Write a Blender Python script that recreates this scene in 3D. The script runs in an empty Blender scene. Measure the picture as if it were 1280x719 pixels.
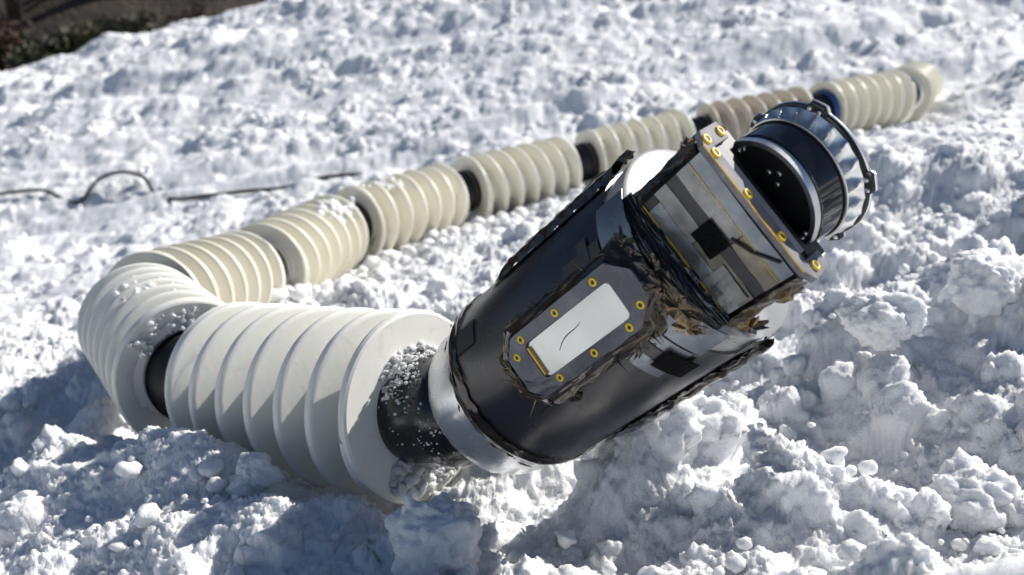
import bpy, bmesh, math, random
import numpy as np
from mathutils import Matrix, Vector

# ------------------------------------------------------------------ camera, sky, sun, exposure
scene = bpy.context.scene
CAM_H = 0.47
FP = 1250.0           # focal length in units of a 1280-wide picture
PITCH = math.radians(14.0)
cam_d = bpy.data.cameras.new('camera'); cam = bpy.data.objects.new('camera', cam_d)
scene.collection.objects.link(cam); scene.camera = cam
cam.location = (0, 0, CAM_H); cam.rotation_euler = (math.radians(90) - PITCH, 0, 0)
cam_d.sensor_width = 36; cam_d.lens = 36.0 * FP / 1280
cam_d.clip_start = 0.05; cam_d.clip_end = 800
cam_d.dof.use_dof = True; cam_d.dof.focus_distance = 0.88; cam_d.dof.aperture_fstop = 6.8

SUN_EL = math.radians(39); SUN_AZ = math.radians(58)      # azimuth measured from +Y towards +X
world = bpy.data.worlds.new('World'); scene.world = world; world.use_nodes = True
wn = world.node_tree; bg = wn.nodes['Background']
sky = wn.nodes.new('ShaderNodeTexSky'); sky.sky_type = 'NISHITA'; sky.sun_disc = False
sky.sun_elevation = SUN_EL; sky.sun_rotation = SUN_AZ; sky.altitude = 1500; sky.ozone_density = 3.5
wn.links.new(sky.outputs[0], bg.inputs[0]); bg.inputs[1].default_value = 0.055
sun_d = bpy.data.lights.new('sun', 'SUN'); sun = bpy.data.objects.new('sun', sun_d)
scene.collection.objects.link(sun)
sun_d.energy = 5.0; sun_d.angle = math.radians(0.5); sun_d.color = (1.0, 0.965, 0.91)
sdir = Vector((math.sin(SUN_AZ) * math.cos(SUN_EL), math.cos(SUN_AZ) * math.cos(SUN_EL), math.sin(SUN_EL)))
sun.rotation_euler = sdir.to_track_quat('Z', 'Y').to_euler()
sun.location = (2, 4, 5)
vs = scene.view_settings
vs.view_transform = 'Standard'; vs.look = 'None'; vs.gamma = 1; vs.exposure = 0.33; vs.use_curve_mapping = False
scene.cycles.max_bounces = 8; scene.cycles.use_denoising = True

rng = np.random.default_rng(7); random.seed(7)
PI = math.pi

# ------------------------------------------------------------------ helpers
def camw(p):            # camera-frame point (right, up, forward) -> world
    x, y, z = p; c, s = math.cos(PITCH), math.sin(PITCH)
    return Vector((x, z * c + y * s, -z * s + y * c + CAM_H))
def camdir(p): return camw(p) - Vector((0, 0, CAM_H))

WM = {}
def link(o, parent=None, M=None):
    scene.collection.objects.link(o)
    M = M if M is not None else Matrix.Identity(4)
    if parent is not None:
        o.parent = parent; o.matrix_parent_inverse = WM[parent].inverted()
    o.matrix_basis = M; WM[o] = M
    return o
def mesh(name, v, f, smooth=True):
    me = bpy.data.meshes.new(name)
    me.from_pydata([tuple(map(float, p)) for p in v], [], [tuple(map(int, q)) for q in f])
    me.update()
    if smooth: me.shade_smooth()
    return me
def fast_mesh(name, v, f, smooth=True):     # numpy arrays, f all quads or all tris
    me = bpy.data.meshes.new(name); n = f.shape[1]
    me.vertices.add(len(v)); me.vertices.foreach_set('co', np.asarray(v, np.float32).ravel())
    me.loops.add(f.size); me.loops.foreach_set('vertex_index', f.astype(np.int32).ravel())
    me.polygons.add(len(f)); me.polygons.foreach_set('loop_start', np.arange(0, f.size, n, dtype=np.int32))
    me.polygons.foreach_set('loop_total', np.full(len(f), n, np.int32))
    me.update(calc_edges=True); me.validate()
    if smooth: me.shade_smooth()
    return me
def obj(name, me, mat=None, parent=None, M=None):
    o = bpy.data.objects.new(name, me)
    if mat is not None and not me.materials: me.materials.append(mat)
    return link(o, parent, M)
def tag(o, label, cat, group=None, kind=None):
    o['label'] = label
    if cat: o['category'] = cat
    if group: o['group'] = group
    if kind: o['kind'] = kind
    return o
class MB:
    def __init__(s): s.v = []; s.f = []
    def add(s, v, f):
        b = len(s.v); s.v += [tuple(p) for p in v]; s.f += [tuple(i + b for i in q) for q in f]; return s
    def lathe(s, prof, n=64, axis='z', close=False, a0=0, a1=2 * PI):
        full = abs(a1 - a0 - 2 * PI) < 1e-6; m = n if full else n + 1; v = []; f = []
        for r, z in prof:
            for k in range(m):
                a = a0 + (a1 - a0) * k / n
                v.append((r * math.cos(a), r * math.sin(a), z))
        P = len(prof)
        for i in range(P - (0 if close else 1)):
            j = (i + 1) % P
            for k in range(n):
                k2 = (k + 1) % m if full else k + 1
                f.append((i * m + k, i * m + k2, j * m + k2, j * m + k))
        if axis == 'y': v = [(x, -z, y) for x, y, z in v]   # local z -> -y
        return s.add(v, f)
    def box(s, c, d, M=None):
        v = []
        for sx in (-1, 1):
            for sy in (-1, 1):
                for sz in (-1, 1):
                    p = Vector((c[0] + sx * d[0] / 2, c[1] + sy * d[1] / 2, c[2] + sz * d[2] / 2)); v.append(M @ p if M else p)
        return s.add(v, [(0, 1, 3, 2), (4, 6, 7, 5), (0, 4, 5, 1), (2, 3, 7, 6), (0, 2, 6, 4), (1, 5, 7, 3)])
    def prism(s, poly, y0, y1):         # polygon of (x, z), extruded along y
        n = len(poly)
        v = [(x, y0, z) for x, z in poly] + [(x, y1, z) for x, z in poly]
        f = [tuple(range(n)), tuple(range(2 * n - 1, n - 1, -1))] + [(i, i + n, (i + 1) % n + n, (i + 1) % n) for i in range(n)]
        return s.add(v, f)
    def tube(s, pts, rad, n=12, cap=True):
        pts = [Vector(p) for p in pts]; v = []; f = []; up = Vector((0.13, 0.2, 0.97)); N = len(pts)
        for i, p in enumerate(pts):
            t = (pts[min(i + 1, N - 1)] - pts[max(i - 1, 0)]).normalized()
            a = t.cross(up).normalized(); b = a.cross(t); up = b
            r = rad[i] if hasattr(rad, '__len__') else rad
            for k in range(n): v.append(p + r * (math.cos(2 * PI * k / n) * a + math.sin(2 * PI * k / n) * b))
        for i in range(N - 1):
            for k in range(n): f.append((i * n + k, i * n + (k + 1) % n, (i + 1) * n + (k + 1) % n, (i + 1) * n + k))
        if cap: f += [tuple(range(n - 1, -1, -1)), tuple((N - 1) * n + k for k in range(n))]
        return s.add(v, f)
    def build(s, name, mat, parent=None, M=None, smooth=False, bevel=0, auto=None):
        me = mesh(name, s.v, s.f, smooth)
        bm = bmesh.new(); bm.from_mesh(me); bmesh.ops.recalc_face_normals(bm, faces=bm.faces)
        if bevel:
            es = [e for e in bm.edges if len(e.link_faces) == 2 and e.calc_face_angle(0) > 0.6]
            bmesh.ops.bevel(bm, geom=es, offset=bevel, segments=2, affect='EDGES', profile=0.6)
        if auto is not None:
            for e in bm.edges:
                if len(e.link_faces) == 2 and e.calc_face_angle(0) > auto: e.smooth = False
        bm.to_mesh(me); bm.free()
        if smooth or auto is not None:
            me.polygons.foreach_set('use_smooth', [True] * len(me.polygons)); me.update()
        return obj(name, me, mat, parent, M)

# numpy value noise and lump fields
def hash2(ix, iy, seed):
    h = (ix.astype(np.int64) * 374761393 + iy.astype(np.int64) * 668265263 + seed * 1274126177) & 0xFFFFFFFF
    h = ((h ^ (h >> 13)) * 1274126177) & 0xFFFFFFFF
    h = ((h ^ (h >> 16)) * 2246822519) & 0xFFFFFFFF
    return ((h ^ (h >> 15)) & 0xFFFFFF) / float(0x1000000)
def vnoise(x, y, seed):
    ix = np.floor(x); iy = np.floor(y); fx = x - ix; fy = y - iy
    ux = fx * fx * fx * (fx * (fx * 6 - 15) + 10); uy = fy * fy * fy * (fy * (fy * 6 - 15) + 10)
    a = hash2(ix, iy, seed); b = hash2(ix + 1, iy, seed); c = hash2(ix, iy + 1, seed); d = hash2(ix + 1, iy + 1, seed)
    return (a * (1 - ux) + b * ux) * (1 - uy) + (c * (1 - ux) + d * ux) * uy
def fbm(x, y, seed, oct=4):
    s = 0; a = 0.5
    for k in range(oct):
        s = s + a * (vnoise(x, y, seed + k) - 0.5); x = x * 2.03 + 5.3; y = y * 2.03 + 1.7; a *= 0.5
    return s
def lumps(x, y, cell, seed, prob=0.8, rlo=0.3, rhi=0.75, sharp=0.5):
    """union of rounded clods on a jittered grid; height in units of the cell"""
    X = x / cell; Y = y / cell; ix = np.floor(X); iy = np.floor(Y); best = np.zeros_like(X)
    for dx in (-1, 0, 1):
        for dy in (-1, 0, 1):
            cx = ix + dx; cy = iy + dy
            px = cx + hash2(cx, cy, seed); py = cy + hash2(cx, cy, seed + 11)
            r = rlo + (rhi - rlo) * hash2(cx, cy, seed + 23) ** 1.7
            r = np.where(hash2(cx, cy, seed + 37) < prob, r, 1e-3)
            q = 0.6 + 0.8 * hash2(cx, cy, seed + 41); ang = 6.28 * hash2(cx, cy, seed + 43)
            ddx = X - px; ddy = Y - py
            u = ddx * np.cos(ang) + ddy * np.sin(ang); w = -ddx * np.sin(ang) + ddy * np.cos(ang)
            d2 = (u * u * q + w * w / q) / (r * r)
            hgt = r * np.clip(1 - d2, 0, None) ** sharp * (0.6 + 0.7 * hash2(cx, cy, seed + 51))
            best = np.maximum(best, hgt)
    return best
def smooth01(t): t = np.clip(t, 0, 1); return t * t * (3 - 2 * t)

# ------------------------------------------------------------------ materials
def new_mat(name):
    m = bpy.data.materials.new(name); m.use_nodes = True
    return m, m.node_tree, m.node_tree.nodes['Principled BSDF']
def setp(b, **k):
    nm = {'color': 'Base Color', 'rough': 'Roughness', 'metal': 'Metallic', 'ior': 'IOR', 'trans': 'Transmission Weight', 'spec': 'Specular IOR Level',
          'coat': 'Coat Weight', 'coatr': 'Coat Roughness', 'sss': 'Subsurface Weight', 'sssr': 'Subsurface Radius', 'ssss': 'Subsurface Scale', 'alpha': 'Alpha', 'sheen': 'Sheen Weight'}
    for a, v in k.items():
        if a == 'color' and len(v) == 3: v = (*v, 1)
        b.inputs[nm[a]].default_value = v
def noise(nt, scale, detail=4, rough=0.55, vec=None, coord='Object', dist=0):
    n = nt.nodes.new('ShaderNodeTexNoise'); n.inputs['Scale'].default_value = scale; n.inputs['Detail'].default_value = detail
    n.inputs['Roughness'].default_value = rough; n.inputs['Distortion'].default_value = dist
    if vec is None:
        tc = nt.nodes.new('ShaderNodeTexCoord'); vec = tc.outputs[coord]
    nt.links.new(vec, n.inputs['Vector']); return n
def ramp(nt, src, stops):
    r = nt.nodes.new('ShaderNodeValToRGB'); e = r.color_ramp.elements
    while len(e) < len(stops): e.new(0.5)
    for k, (p, c) in enumerate(stops):
        e[k].position = p; e[k].color = (*c, 1) if len(c) == 3 else c
    nt.links.new(src, r.inputs[0]); return r
def bump(nt, b, src, strength=0.3, dist=0.001, prev=None):
    n = nt.nodes.new('ShaderNodeBump'); n.inputs['Strength'].default_value = strength; n.inputs['Distance'].default_value = dist
    nt.links.new(src, n.inputs['Height'])
    if prev: nt.links.new(prev.outputs[0], n.inputs['Normal'])
    nt.links.new(n.outputs[0], b.inputs['Normal']); return n
def simple(name, color, rough=0.4, metal=0.0, nscale=0, var=0.0, bstr=0, bdist=0.0005, bscale=200, rvar=0, **k):
    m, nt, b = new_mat(name); setp(b, color=color, rough=rough, metal=metal, **k)
    if var:
        n = noise(nt, nscale, 5); r = ramp(nt, n.outputs[0], [(0.3, [c * (1 - var) for c in color]), (0.7, [min(1, c * (1 + var)) for c in color])])
        nt.links.new(r.outputs[0], b.inputs['Base Color'])
    if rvar:
        n = noise(nt, nscale * 1.7 or 30, 6); r = ramp(nt, n.outputs[0], [(0.3, [max(0.02, rough - rvar)] * 3), (0.7, [rough + rvar] * 3)])
        nt.links.new(r.outputs[0], b.inputs['Roughness'])
    if bstr: bump(nt, b, noise(nt, bscale, 3).outputs[0], bstr, bdist)
    return m

def snow_mat():
    m, nt, b = new_mat('snow')
    setp(b, color=(0.86, 0.875, 0.90), rough=0.6, spec=0.25, sss=0.7, sssr=(0.95, 1.0, 1.08), ssss=0.011)
    tc = nt.nodes.new('ShaderNodeTexCoord'); v = tc.outputs['Object']
    n1 = noise(nt, 70, 6, 0.65, v); n2 = noise(nt, 420, 3, 0.7, v)
    b1 = bump(nt, b, n1.outputs[0], 0.25, 0.008); bump(nt, b, n2.outputs[0], 0.7, 0.0030, b1)
    n3 = noise(nt, 2.5, 4, 0.6, v)
    r = ramp(nt, n3.outputs[0], [(0.35, (0.86, 0.865, 0.875)), (0.65, (0.91, 0.915, 0.92))])
    nt.links.new(r.outputs[0], b.inputs['Base Color'])
    return m
M = {}
M['snow'] = snow_mat()
def screw_mat(name, c0, c1):
    m, nt, b = new_mat(name)
    setp(b, rough=0.42, spec=0.4, sss=0.25, sssr=(1.0, 0.85, 0.6), ssss=0.005)
    n = noise(nt, 9, 5, 0.6); r = ramp(nt, n.outputs[0], [(0.3, c0), (0.72, c1)])
    d = noise(nt, 28, 8, 0.75, dist=0.6)
    dr = ramp(nt, d.outputs[0], [(0.54, (0, 0, 0)), (0.80, (1, 1, 1))])
    big = noise(nt, 4.2, 2); br = ramp(nt, big.outputs[0], [(0.46, (0, 0, 0)), (0.66, (0.75, 0.75, 0.75))])
    mu = nt.nodes.new('ShaderNodeMath'); mu.operation = 'MULTIPLY'
    nt.links.new(dr.outputs[0], mu.inputs[0]); nt.links.new(br.outputs[0], mu.inputs[1])
    mx = nt.nodes.new('ShaderNodeMix'); mx.data_type = 'RGBA'
    nt.links.new(mu.outputs[0], mx.inputs['Factor']); nt.links.new(r.outputs[0], mx.inputs['A']); mx.inputs['B'].default_value = (0.36, 0.24, 0.12, 1)
    nt.links.new(mx.outputs['Result'], b.inputs['Base Color'])
    rn = noise(nt, 17, 6, 0.7); rr2 = ramp(nt, rn.outputs[0], [(0.3, (0.3, 0.3, 0.3)), (0.7, (0.58, 0.58, 0.58))]); nt.links.new(rr2.outputs[0], b.inputs['Roughness'])
    wv = nt.nodes.new('ShaderNodeTexWave'); wv.bands_direction = 'Z'; wv.inputs['Scale'].default_value = 210; wv.inputs['Distortion'].default_value = 0.6
    tcw = nt.nodes.new('ShaderNodeTexCoord'); nt.links.new(tcw.outputs['Object'], wv.inputs['Vector'])
    b1 = bump(nt, b, wv.outputs['Fac'], 0.045, 0.0006); bump(nt, b, noise(nt, 160, 4).outputs[0], 0.15, 0.0010, b1)
    return m
M['screw_pale'] = screw_mat('pale_nylon', (0.79, 0.775, 0.71), (0.86, 0.85, 0.79))
M['screw_cream'] = screw_mat('cream_nylon', (0.78, 0.74, 0.62), (0.86, 0.83, 0.72))
M['screw_tan'] = screw_mat('tan_nylon', (0.60, 0.53, 0.43), (0.68, 0.62, 0.52))
M['black'] = simple('black_anodised', (0.012, 0.011, 0.016), 0.30, 0.0, 18, 0.25, 0.05, 0.0004, 300, rvar=0.06, coat=0.25, coatr=0.25)
M['black_wet'] = simple('wet_black_rubber', (0.012, 0.012, 0.013), 0.22, 0.0, 40, 0.3, 0.15, 0.0006, 260, rvar=0.1)
M['black_gloss'] = simple('black_gloss', (0.008, 0.008, 0.011), 0.06, 0.0, 30, 0.2, coat=0.4, coatr=0.03)
M['black_matte'] = simple('black_matte', (0.010, 0.010, 0.011), 0.5, 0.0, 60, 0.3, 0.1, 0.0004, 400)
M['velcro'] = simple('velcro', (0.008, 0.008, 0.009), 0.95, 0.0, 300, 0.5, 1.0, 0.003, 900, spec=0.1)
M['steel'] = simple('machined_aluminium', (0.86, 0.85, 0.84), 0.36, 1.0, 40, 0.08, 0.04, 0.0003, 500, rvar=0.05)
M['steel_dull'] = simple('dull_screw_steel', (0.45, 0.45, 0.46), 0.35, 1.0)
M['collar'] = simple('silver_tape', (0.70, 0.71, 0.73), 0.26, 0.85, 20, 0.08, 0.25, 0.002, 40, rvar=0.08)
M['yellow'] = simple('gold_grommet', (0.85, 0.60, 0.02), 0.4, 0.0, 100, 0.15)
M['amber'] = simple('amber_edge', (0.62, 0.36, 0.02), 0.25, 0.0, 80, 0.25, coat=0.5)
M['pane'] = simple('reflective_pane', (0.46, 0.48, 0.48), 0.20, 0.7, 14, 0.07, rvar=0.06, coat=0.4, coatr=0.08)
M['frost'] = simple('frosted_acrylic', (0.84, 0.86, 0.88), 0.30, 0.0, 25, 0.04, 0.05, 0.0005, 120, trans=0.65, ior=1.3)
M['blue'] = simple('blue_ring', (0.02, 0.08, 0.26), 0.4, 0.0, 30, 0.2)
M['hub'] = simple('grey_hub', (0.20, 0.21, 0.23), 0.5, 0.1, 25, 0.2)
M['cable'] = simple('black_cable', (0.012, 0.012, 0.014), 0.5, 0.0, 30, 0.3)
def film(name, c0, c1, rough=0.3, metal=0.75):
    m, nt, b = new_mat(name); setp(b, rough=rough, metal=metal)
    n = noise(nt, 22, 6, 0.65, dist=0.4); r = ramp(nt, n.outputs[0], [(0.32, c0), (0.7, c1)])
    nt.links.new(r.outputs[0], b.inputs['Base Color'])
    n2 = noise(nt, 35, 5, 0.6); r2 = ramp(nt, n2.outputs[0], [(0.3, [rough * 0.6] * 3), (0.7, [rough * 1.5] * 3)])
    nt.links.new(r2.outputs[0], b.inputs['Roughness'])
    bump(nt, b, noise(nt, 26, 3, 0.5, dist=0.8).outputs[0], 0.25, 0.004)
    return m
M['film_a'] = film('blue_grey_film', (0.12, 0.138, 0.16), (0.25, 0.275, 0.30))
M['film_b'] = film('grey_film', (0.13, 0.135, 0.14), (0.28, 0.29, 0.29), 0.35)
M['film_c'] = film('dark_film', (0.03, 0.03, 0.032), (0.055, 0.055, 0.058), 0.4, 0.4)
M['film_d'] = film('bronze_film', (0.09, 0.084, 0.07), (0.22, 0.20, 0.165), 0.3)
M['frame_film'] = film('slate_frame_film', (0.05, 0.053, 0.066), (0.11, 0.115, 0.135), 0.28)
M['bezel_pale'] = simple('pale_plate', (0.30, 0.30, 0.32), 0.6, 0.0, 50, 0.3, 0.2, 0.0006, 300, spec=0.3)
M['bezel'] = simple('bare_plate', (0.17, 0.17, 0.185), 0.62, 0.0, 60, 0.35, 0.2, 0.0006, 300, spec=0.25)
def foil_mat(name, c0, c1, c2, metal):
    m, nt, b = new_mat(name); setp(b, rough=0.13, metal=metal, coat=0.5, coatr=0.05, spec=0.6)
    n = noise(nt, 22, 1, 0.4, dist=0.5)
    r = ramp(nt, n.outputs[0], [(0.35, c0), (0.58, c1), (0.78, c2)])
    nt.links.new(r.outputs[0], b.inputs['Base Color'])
    bump(nt, b, noise(nt, 60, 2, 0.4, dist=0.6).outputs[0], 0.15, 0.002)
    return m
M['foil'] = foil_mat('amber_foil', (0.03, 0.021, 0.012), (0.09, 0.062, 0.03), (0.34, 0.23, 0.10), 0.8)
M['foil_dark'] = foil_mat('dark_foil', (0.016, 0.011, 0.008), (0.035, 0.023, 0.013), (0.13, 0.08, 0.03), 0.55)

# ------------------------------------------------------------------ robot path (axis joints)
JC = [(-0.100, -0.1225, 1.033), (-0.412, -0.1160, 1.300), (-0.636, -0.045, 1.685), (-0.554, 0.027, 2.130), (-0.439, 0.149, 2.558), (-0.169, 0.272, 2.910),
      (0.198, 0.389, 3.164), (0.605, 0.507, 3.345), (1.045, 0.603, 3.443), (1.415, 0.696, 3.640), (1.610, 0.800, 3.99)]
J = [camw(p) for p in JC]
RS = 0.1
# head frame (camera coordinates)
HB = Vector((0.0129, -0.086, 0.945)); HT = Vector((0.1545, 0.0375, 0.778)); HR = 0.0868
wb = camw(HB); wt = camw(HT); hl = (wt - wb).length
hz_ = (wt - wb).normalized()
view_ = (camw((0.08, -0.02, 0.86)) - cam.location).normalized()
hx_ = hz_.cross(view_).normalized()
if hx_.x > 0: hx_ = -hx_                  # local +X points up and to the left of the barrel, +Y towards the viewer's side, +Z along the barrel
hy_ = hz_.cross(hx_)
HEADW = Matrix(((hx_.x, hy_.x, hz_.x, wb.x), (hx_.y, hy_.y, hz_.y, wb.y), (hx_.z, hy_.z, hz_.z, wb.z), (0, 0, 0, 1)))

# ------------------------------------------------------------------ snow surface
PATHP = []; 
for i in range(len(J) - 1):
    for t in np.linspace(0, 1, 12, endpoint=False): PATHP.append(J[i].lerp(J[i + 1], t))
PATHP.append(J[-1])
PATHN = np.array(PATHP)
def path_dist(x, y):
    sh = x.shape; xf = x.ravel(); yf = y.ravel()
    d = np.full(xf.shape, 9.0); c = np.zeros(xf.shape); tt = np.zeros(xf.shape); side = np.zeros(xf.shape)
    sel = (yf < 6.5) & (yf > 0.5) & (np.abs(xf) < 3)
    xs = xf[sel]; ys = yf[sel]; ds = np.full(xs.shape, 9.0); cs = np.zeros(xs.shape); ts = np.zeros(xs.shape); ss = np.zeros(xs.shape)
    for i in range(len(J) - 1):
        a = J[i]; b = J[i + 1]; ax, ay = b.x - a.x, b.y - a.y; L2 = ax * ax + ay * ay
        t = np.clip(((xs - a.x) * ax + (ys - a.y) * ay) / L2, 0, 1)
        dd = np.hypot(xs - a.x - t * ax, ys - a.y - t * ay); k = dd < ds
        ds = np.where(k, dd, ds); cs = np.where(k, a.z + t * (b.z - a.z), cs); ts = np.where(k, i + t, ts)
        ss = np.where(k, np.sign((xs - a.x) * ay - (ys - a.y) * ax), ss)
    d[sel] = ds; c[sel] = cs; tt[sel] = ts; side[sel] = ss
    return d.reshape(sh), c.reshape(sh), tt.reshape(sh), side.reshape(sh)
def base_plane(x, y): return -0.3101 + CAM_H + 0.1655 * x - 0.0345 * y - 0.078
# hand-placed mounds and hollows: x, y, height, radius_x, radius_y
MOUNDS = [(0.56, 1.12, 0.095, 0.17, 0.13), (0.30, 0.90, -0.06, 0.12, 0.09), (-0.40, 1.03, 0.060, 0.11, 0.07), (-0.56, 1.12, 0.055, 0.10, 0.08), (-0.24, 0.86, 0.035, 0.11, 0.07), (0.6, 0.848, 0.03, 0.1, 0.068), (0.36, 1.138, 0.025, 0.09, 0.068), (-0.36, 0.879, 0.03, 0.1, 0.068), (-0.16, 0.864, 0.012, 0.08, 0.051), (-0.3, 0.973, 0.03, 0.08, 0.051), (-0.55, 1.044, 0.03, 0.08, 0.051), (-0.62, 1.303, 0.025, 0.08, 0.051), (0.9, 2.12, 0.1, 0.4, 0.119), (1.45, 1.963, 0.09, 0.3, 0.102), (0.62, 1.766, -0.06, 0.35, 0.085), (0.75, 1.492, 0.05, 0.2, 0.102), (0.42, 1.413, 0.04, 0.16, 0.102), (2.1, 3.847, 0.16, 0.35, 0.17), (2.6, 3.454, 0.12, 0.3, 0.128), (1.9, 2.826, 0.12, 0.4, 0.128), (-1.5, 2.041, -0.04, 0.3, 0.128), (0.05, 1.217, 0.03, 0.1, 0.085), (0.2, 1.335, 0.03, 0.1, 0.068)]
def ground_h(x, y, fine=True):
    base = base_plane(x, y)
    # far bank rising behind, crest at about nine metres, then falling towards the wood on the left
    crest = 0.07 + (x + 4.75) * 0.25 + 0.10 * fbm(x * 0.9, y * 0.9, 5)
    crest = np.where(x > 0, np.minimum(crest, 1.25 + x * 0.16), crest)
    k = smooth01((y - 3.7) / 5.3)
    z = base * (1 - k) + crest * k
    back = np.clip(y - 9.2, 0, None)
    z = z - np.where(x < 0.5, smooth01(back / 3.0) * (0.35 + 0.0 * x), 0) * smooth01((0.5 - x) / 2.5) + 0.05 * np.clip(back, 0, 60) * smooth01((x + 1.0) / 3)
    z = z + 0.035 * fbm(x * 0.9 + 2, y * 4.5 + 0.8 * x, 23, 3) * smooth01((y - 2.0) / 1.5)
    for tx, ty, ta, tw in ((-1.6, 3.2, 0.35, 0.07), (-0.9, 4.6, 0.22, 0.09), (1.2, 5.2, 0.12, 0.10), (0.4, 6.4, -0.1, 0.12)):      # old drag marks
        dl = (y - ty) - math.tan(ta) * (x - tx) - 0.08 * np.sin(x * 1.3 + tx)
        z = z - 0.035 * np.exp(-(dl / tw) ** 2) + 0.016 * np.exp(-((np.abs(dl) - 1.9 * tw) / (0.6 * tw)) ** 2)
    for mx, my, mh, rx, ry in MOUNDS:
        z = z + mh * np.exp(-((x - mx) / rx) ** 2 - ((y - my) / ry) ** 2)
    z = z + 0.09 * fbm(x * 2.2 + 3, y * 2.2, 21, 3) * smooth01((y - 0.2) / 1)
    # clods
    wx = x + 0.03 * fbm(x * 9, y * 9, 31, 3) + 0.012 * fbm(x * 40, y * 40, 33, 2); wy = y + 0.03 * fbm(x * 9 + 7, y * 9, 32, 3) + 0.012 * fbm(x * 40 + 3, y * 40, 34, 2)
    near = 1 - smooth01((y - 1.4) / 1.2) * 0.66
    right = 0.75 + 0.45 * smooth01((x + 0.1) / 0.5)
    amp = near * np.where(y < 3, right, 1.0)
    amp = amp * (0.45 + 1.0 * vnoise(x * 3.1, y * 3.1, 61))
    h = lumps(wx, wy, 0.21, 101, 0.65, 0.35, 0.70, 1.0) * 0.21 * 0.55
    h = h + lumps(wx, wy, 0.095, 202, 0.6, 0.35, 0.7, 0.9) * 0.095 * 0.62
    h = h + 0.012 * fbm(x * 30, y * 30, 71, 3)
    if fine:
        h = h + lumps(wx, wy, 0.040, 303, 0.6, 0.3, 0.7, 0.8) * 0.040 * 0.6
        h = h + lumps(wx, wy, 0.016, 404, 0.6, 0.3, 0.75, 0.7) * 0.016 * 0.6
    h = h - 0.045
    # on the far bank bigger clods read
    far = smooth01((y - 5) / 3)
    hf = lumps(wx, wy, 0.6, 505, 0.4, 0.3, 0.6, 0.8) * 0.13 + lumps(wx, wy, 0.16, 506, 0.55, 0.3, 0.7, 0.6) * 0.045 + lumps(wx, wy, 0.07, 507, 0.6, 0.3, 0.7, 0.7) * 0.022
    mid = smooth01((y - 1.9) / 1.2)
    hm = (lumps(wx, wy * 1.4, 0.075, 508, 0.5, 0.3, 0.7, 0.9) * 0.022 + lumps(wx, wy * 1.2, 0.030, 509, 0.5, 0.3, 0.7, 0.9) * 0.010) * (0.25 + 1.3 * vnoise(x * 1.7 + 4, y * 2.6, 511) ** 1.5)
    h = h * amp * (1 - 0.25 * far) + hf * far + hm * mid
    d, c, t, side = path_dist(x, y)
    z = z + h
    # a bed for the robot: snow never rises through the screws, piled a little on its near side
    lift = np.where(side < 0, 0.060 * np.exp(-((t - 0.85) / 0.36) ** 4) + 0.020 * np.exp(-((t - 1.5) / 0.5) ** 2), 0.010)
    cap = c - 0.072 + lift + np.clip(d - 0.05, 0, None) * (0.75 + 0.5 * vnoise(x * 14, y * 14, 81)) + 0.35 * h
    ww = smooth01((0.30 - d) / 0.2)
    zc = np.minimum(z, cap)
    z = z * (1 - ww) + zc * ww
    # hollow below the raised head
    return z

# polar sheet round the viewpoint, finest where the snow is seen close, out to the horizon
fan = np.concatenate([np.linspace(-PI, -0.95, 70, endpoint=False), np.linspace(-0.95, -0.52, 110, endpoint=False), np.linspace(-0.52, 0.52, 700, endpoint=False),
                      np.linspace(0.52, 0.95, 110, endpoint=False), np.linspace(0.95, PI, 70, endpoint=False)])
rr = [0.25]
while rr[-1] < 0.58: rr.append(rr[-1] * 1.03)
while rr[-1] < 1.4: rr.append(rr[-1] * 1.0028)
while rr[-1] < 2.8: rr.append(rr[-1] * 1.0042)
while rr[-1] < 11: rr.append(rr[-1] * 1.0040)
while rr[-1] < 400: rr.append(rr[-1] * 1.06)
rr = np.array(rr)
GA, GR = np.meshgrid(fan, rr)
gx = GR * np.sin(GA); gy = GR * np.cos(GA)
inner_rows = int((rr < 3.0).sum())
gz = np.vstack([ground_h(gx[:inner_rows], gy[:inner_rows], False), ground_h(gx[inner_rows:], gy[inner_rows:], True)])
farfade = smooth01((GR - 12) / 20)
nf = len(fan); nr = len(rr)
gv = np.stack([gx, gy, gz], -1).reshape(-1, 3)
# cauliflower clods pushed out along the surface normal where the snow is near
def lumps3(p, cell, seed, prob, rlo, rhi):
    q = p / cell; i0 = np.floor(q); best = np.zeros(len(q)); acc = None
    for dx in (-1, 0, 1):
        for dy in (-1, 0, 1):
            for dz in (-1, 0, 1):
                c = i0 + np.array([dx, dy, dz]); k = c[:, 2] * 57.0 + c[:, 0]
                h0 = hash2(k, c[:, 1], seed); h1 = hash2(k, c[:, 1], seed + 5); h2 = hash2(k, c[:, 1], seed + 9); h3 = hash2(k, c[:, 1], seed + 13)
                r = np.where(h3 < prob, rlo + (rhi - rlo) * (h3 / prob), 1e-3)
                d2 = (q[:, 0] - c[:, 0] - h0) ** 2 + (q[:, 1] - c[:, 1] - h1) ** 2 + (q[:, 2] - c[:, 2] - h2) ** 2
                best = np.maximum(best, r * np.clip(1 - d2 / (r * r), 0, None) ** 0.75)
    return best * cell
G3 = gv.reshape(nr, nf, 3); nrm = np.cross(np.roll(G3, -1, 1) - np.roll(G3, 1, 1), np.gradient(G3, axis=0)); nrm /= np.linalg.norm(nrm, axis=2)[..., None] + 1e-12
nrm *= np.sign(nrm[..., 2:3])
sel = ((GR < 3.0) & (np.abs(GA) < 0.95) & (GR > 0.56)).ravel()
P3 = gv[sel].copy(); N3 = nrm.reshape(-1, 3)[sel]; fade = (1 - smooth01((GR.ravel()[sel] - 2.2) / 0.8))
dd_, cc_, tt_, ss_ = path_dist(P3[:, 0], P3[:, 1])
prox = smooth01((dd_ - 0.08) / 0.08) * 0.75 + 0.25
patch = 0.35 + 0.9 * vnoise(P3[:, 0] * 5, P3[:, 1] * 5, 611)
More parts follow.
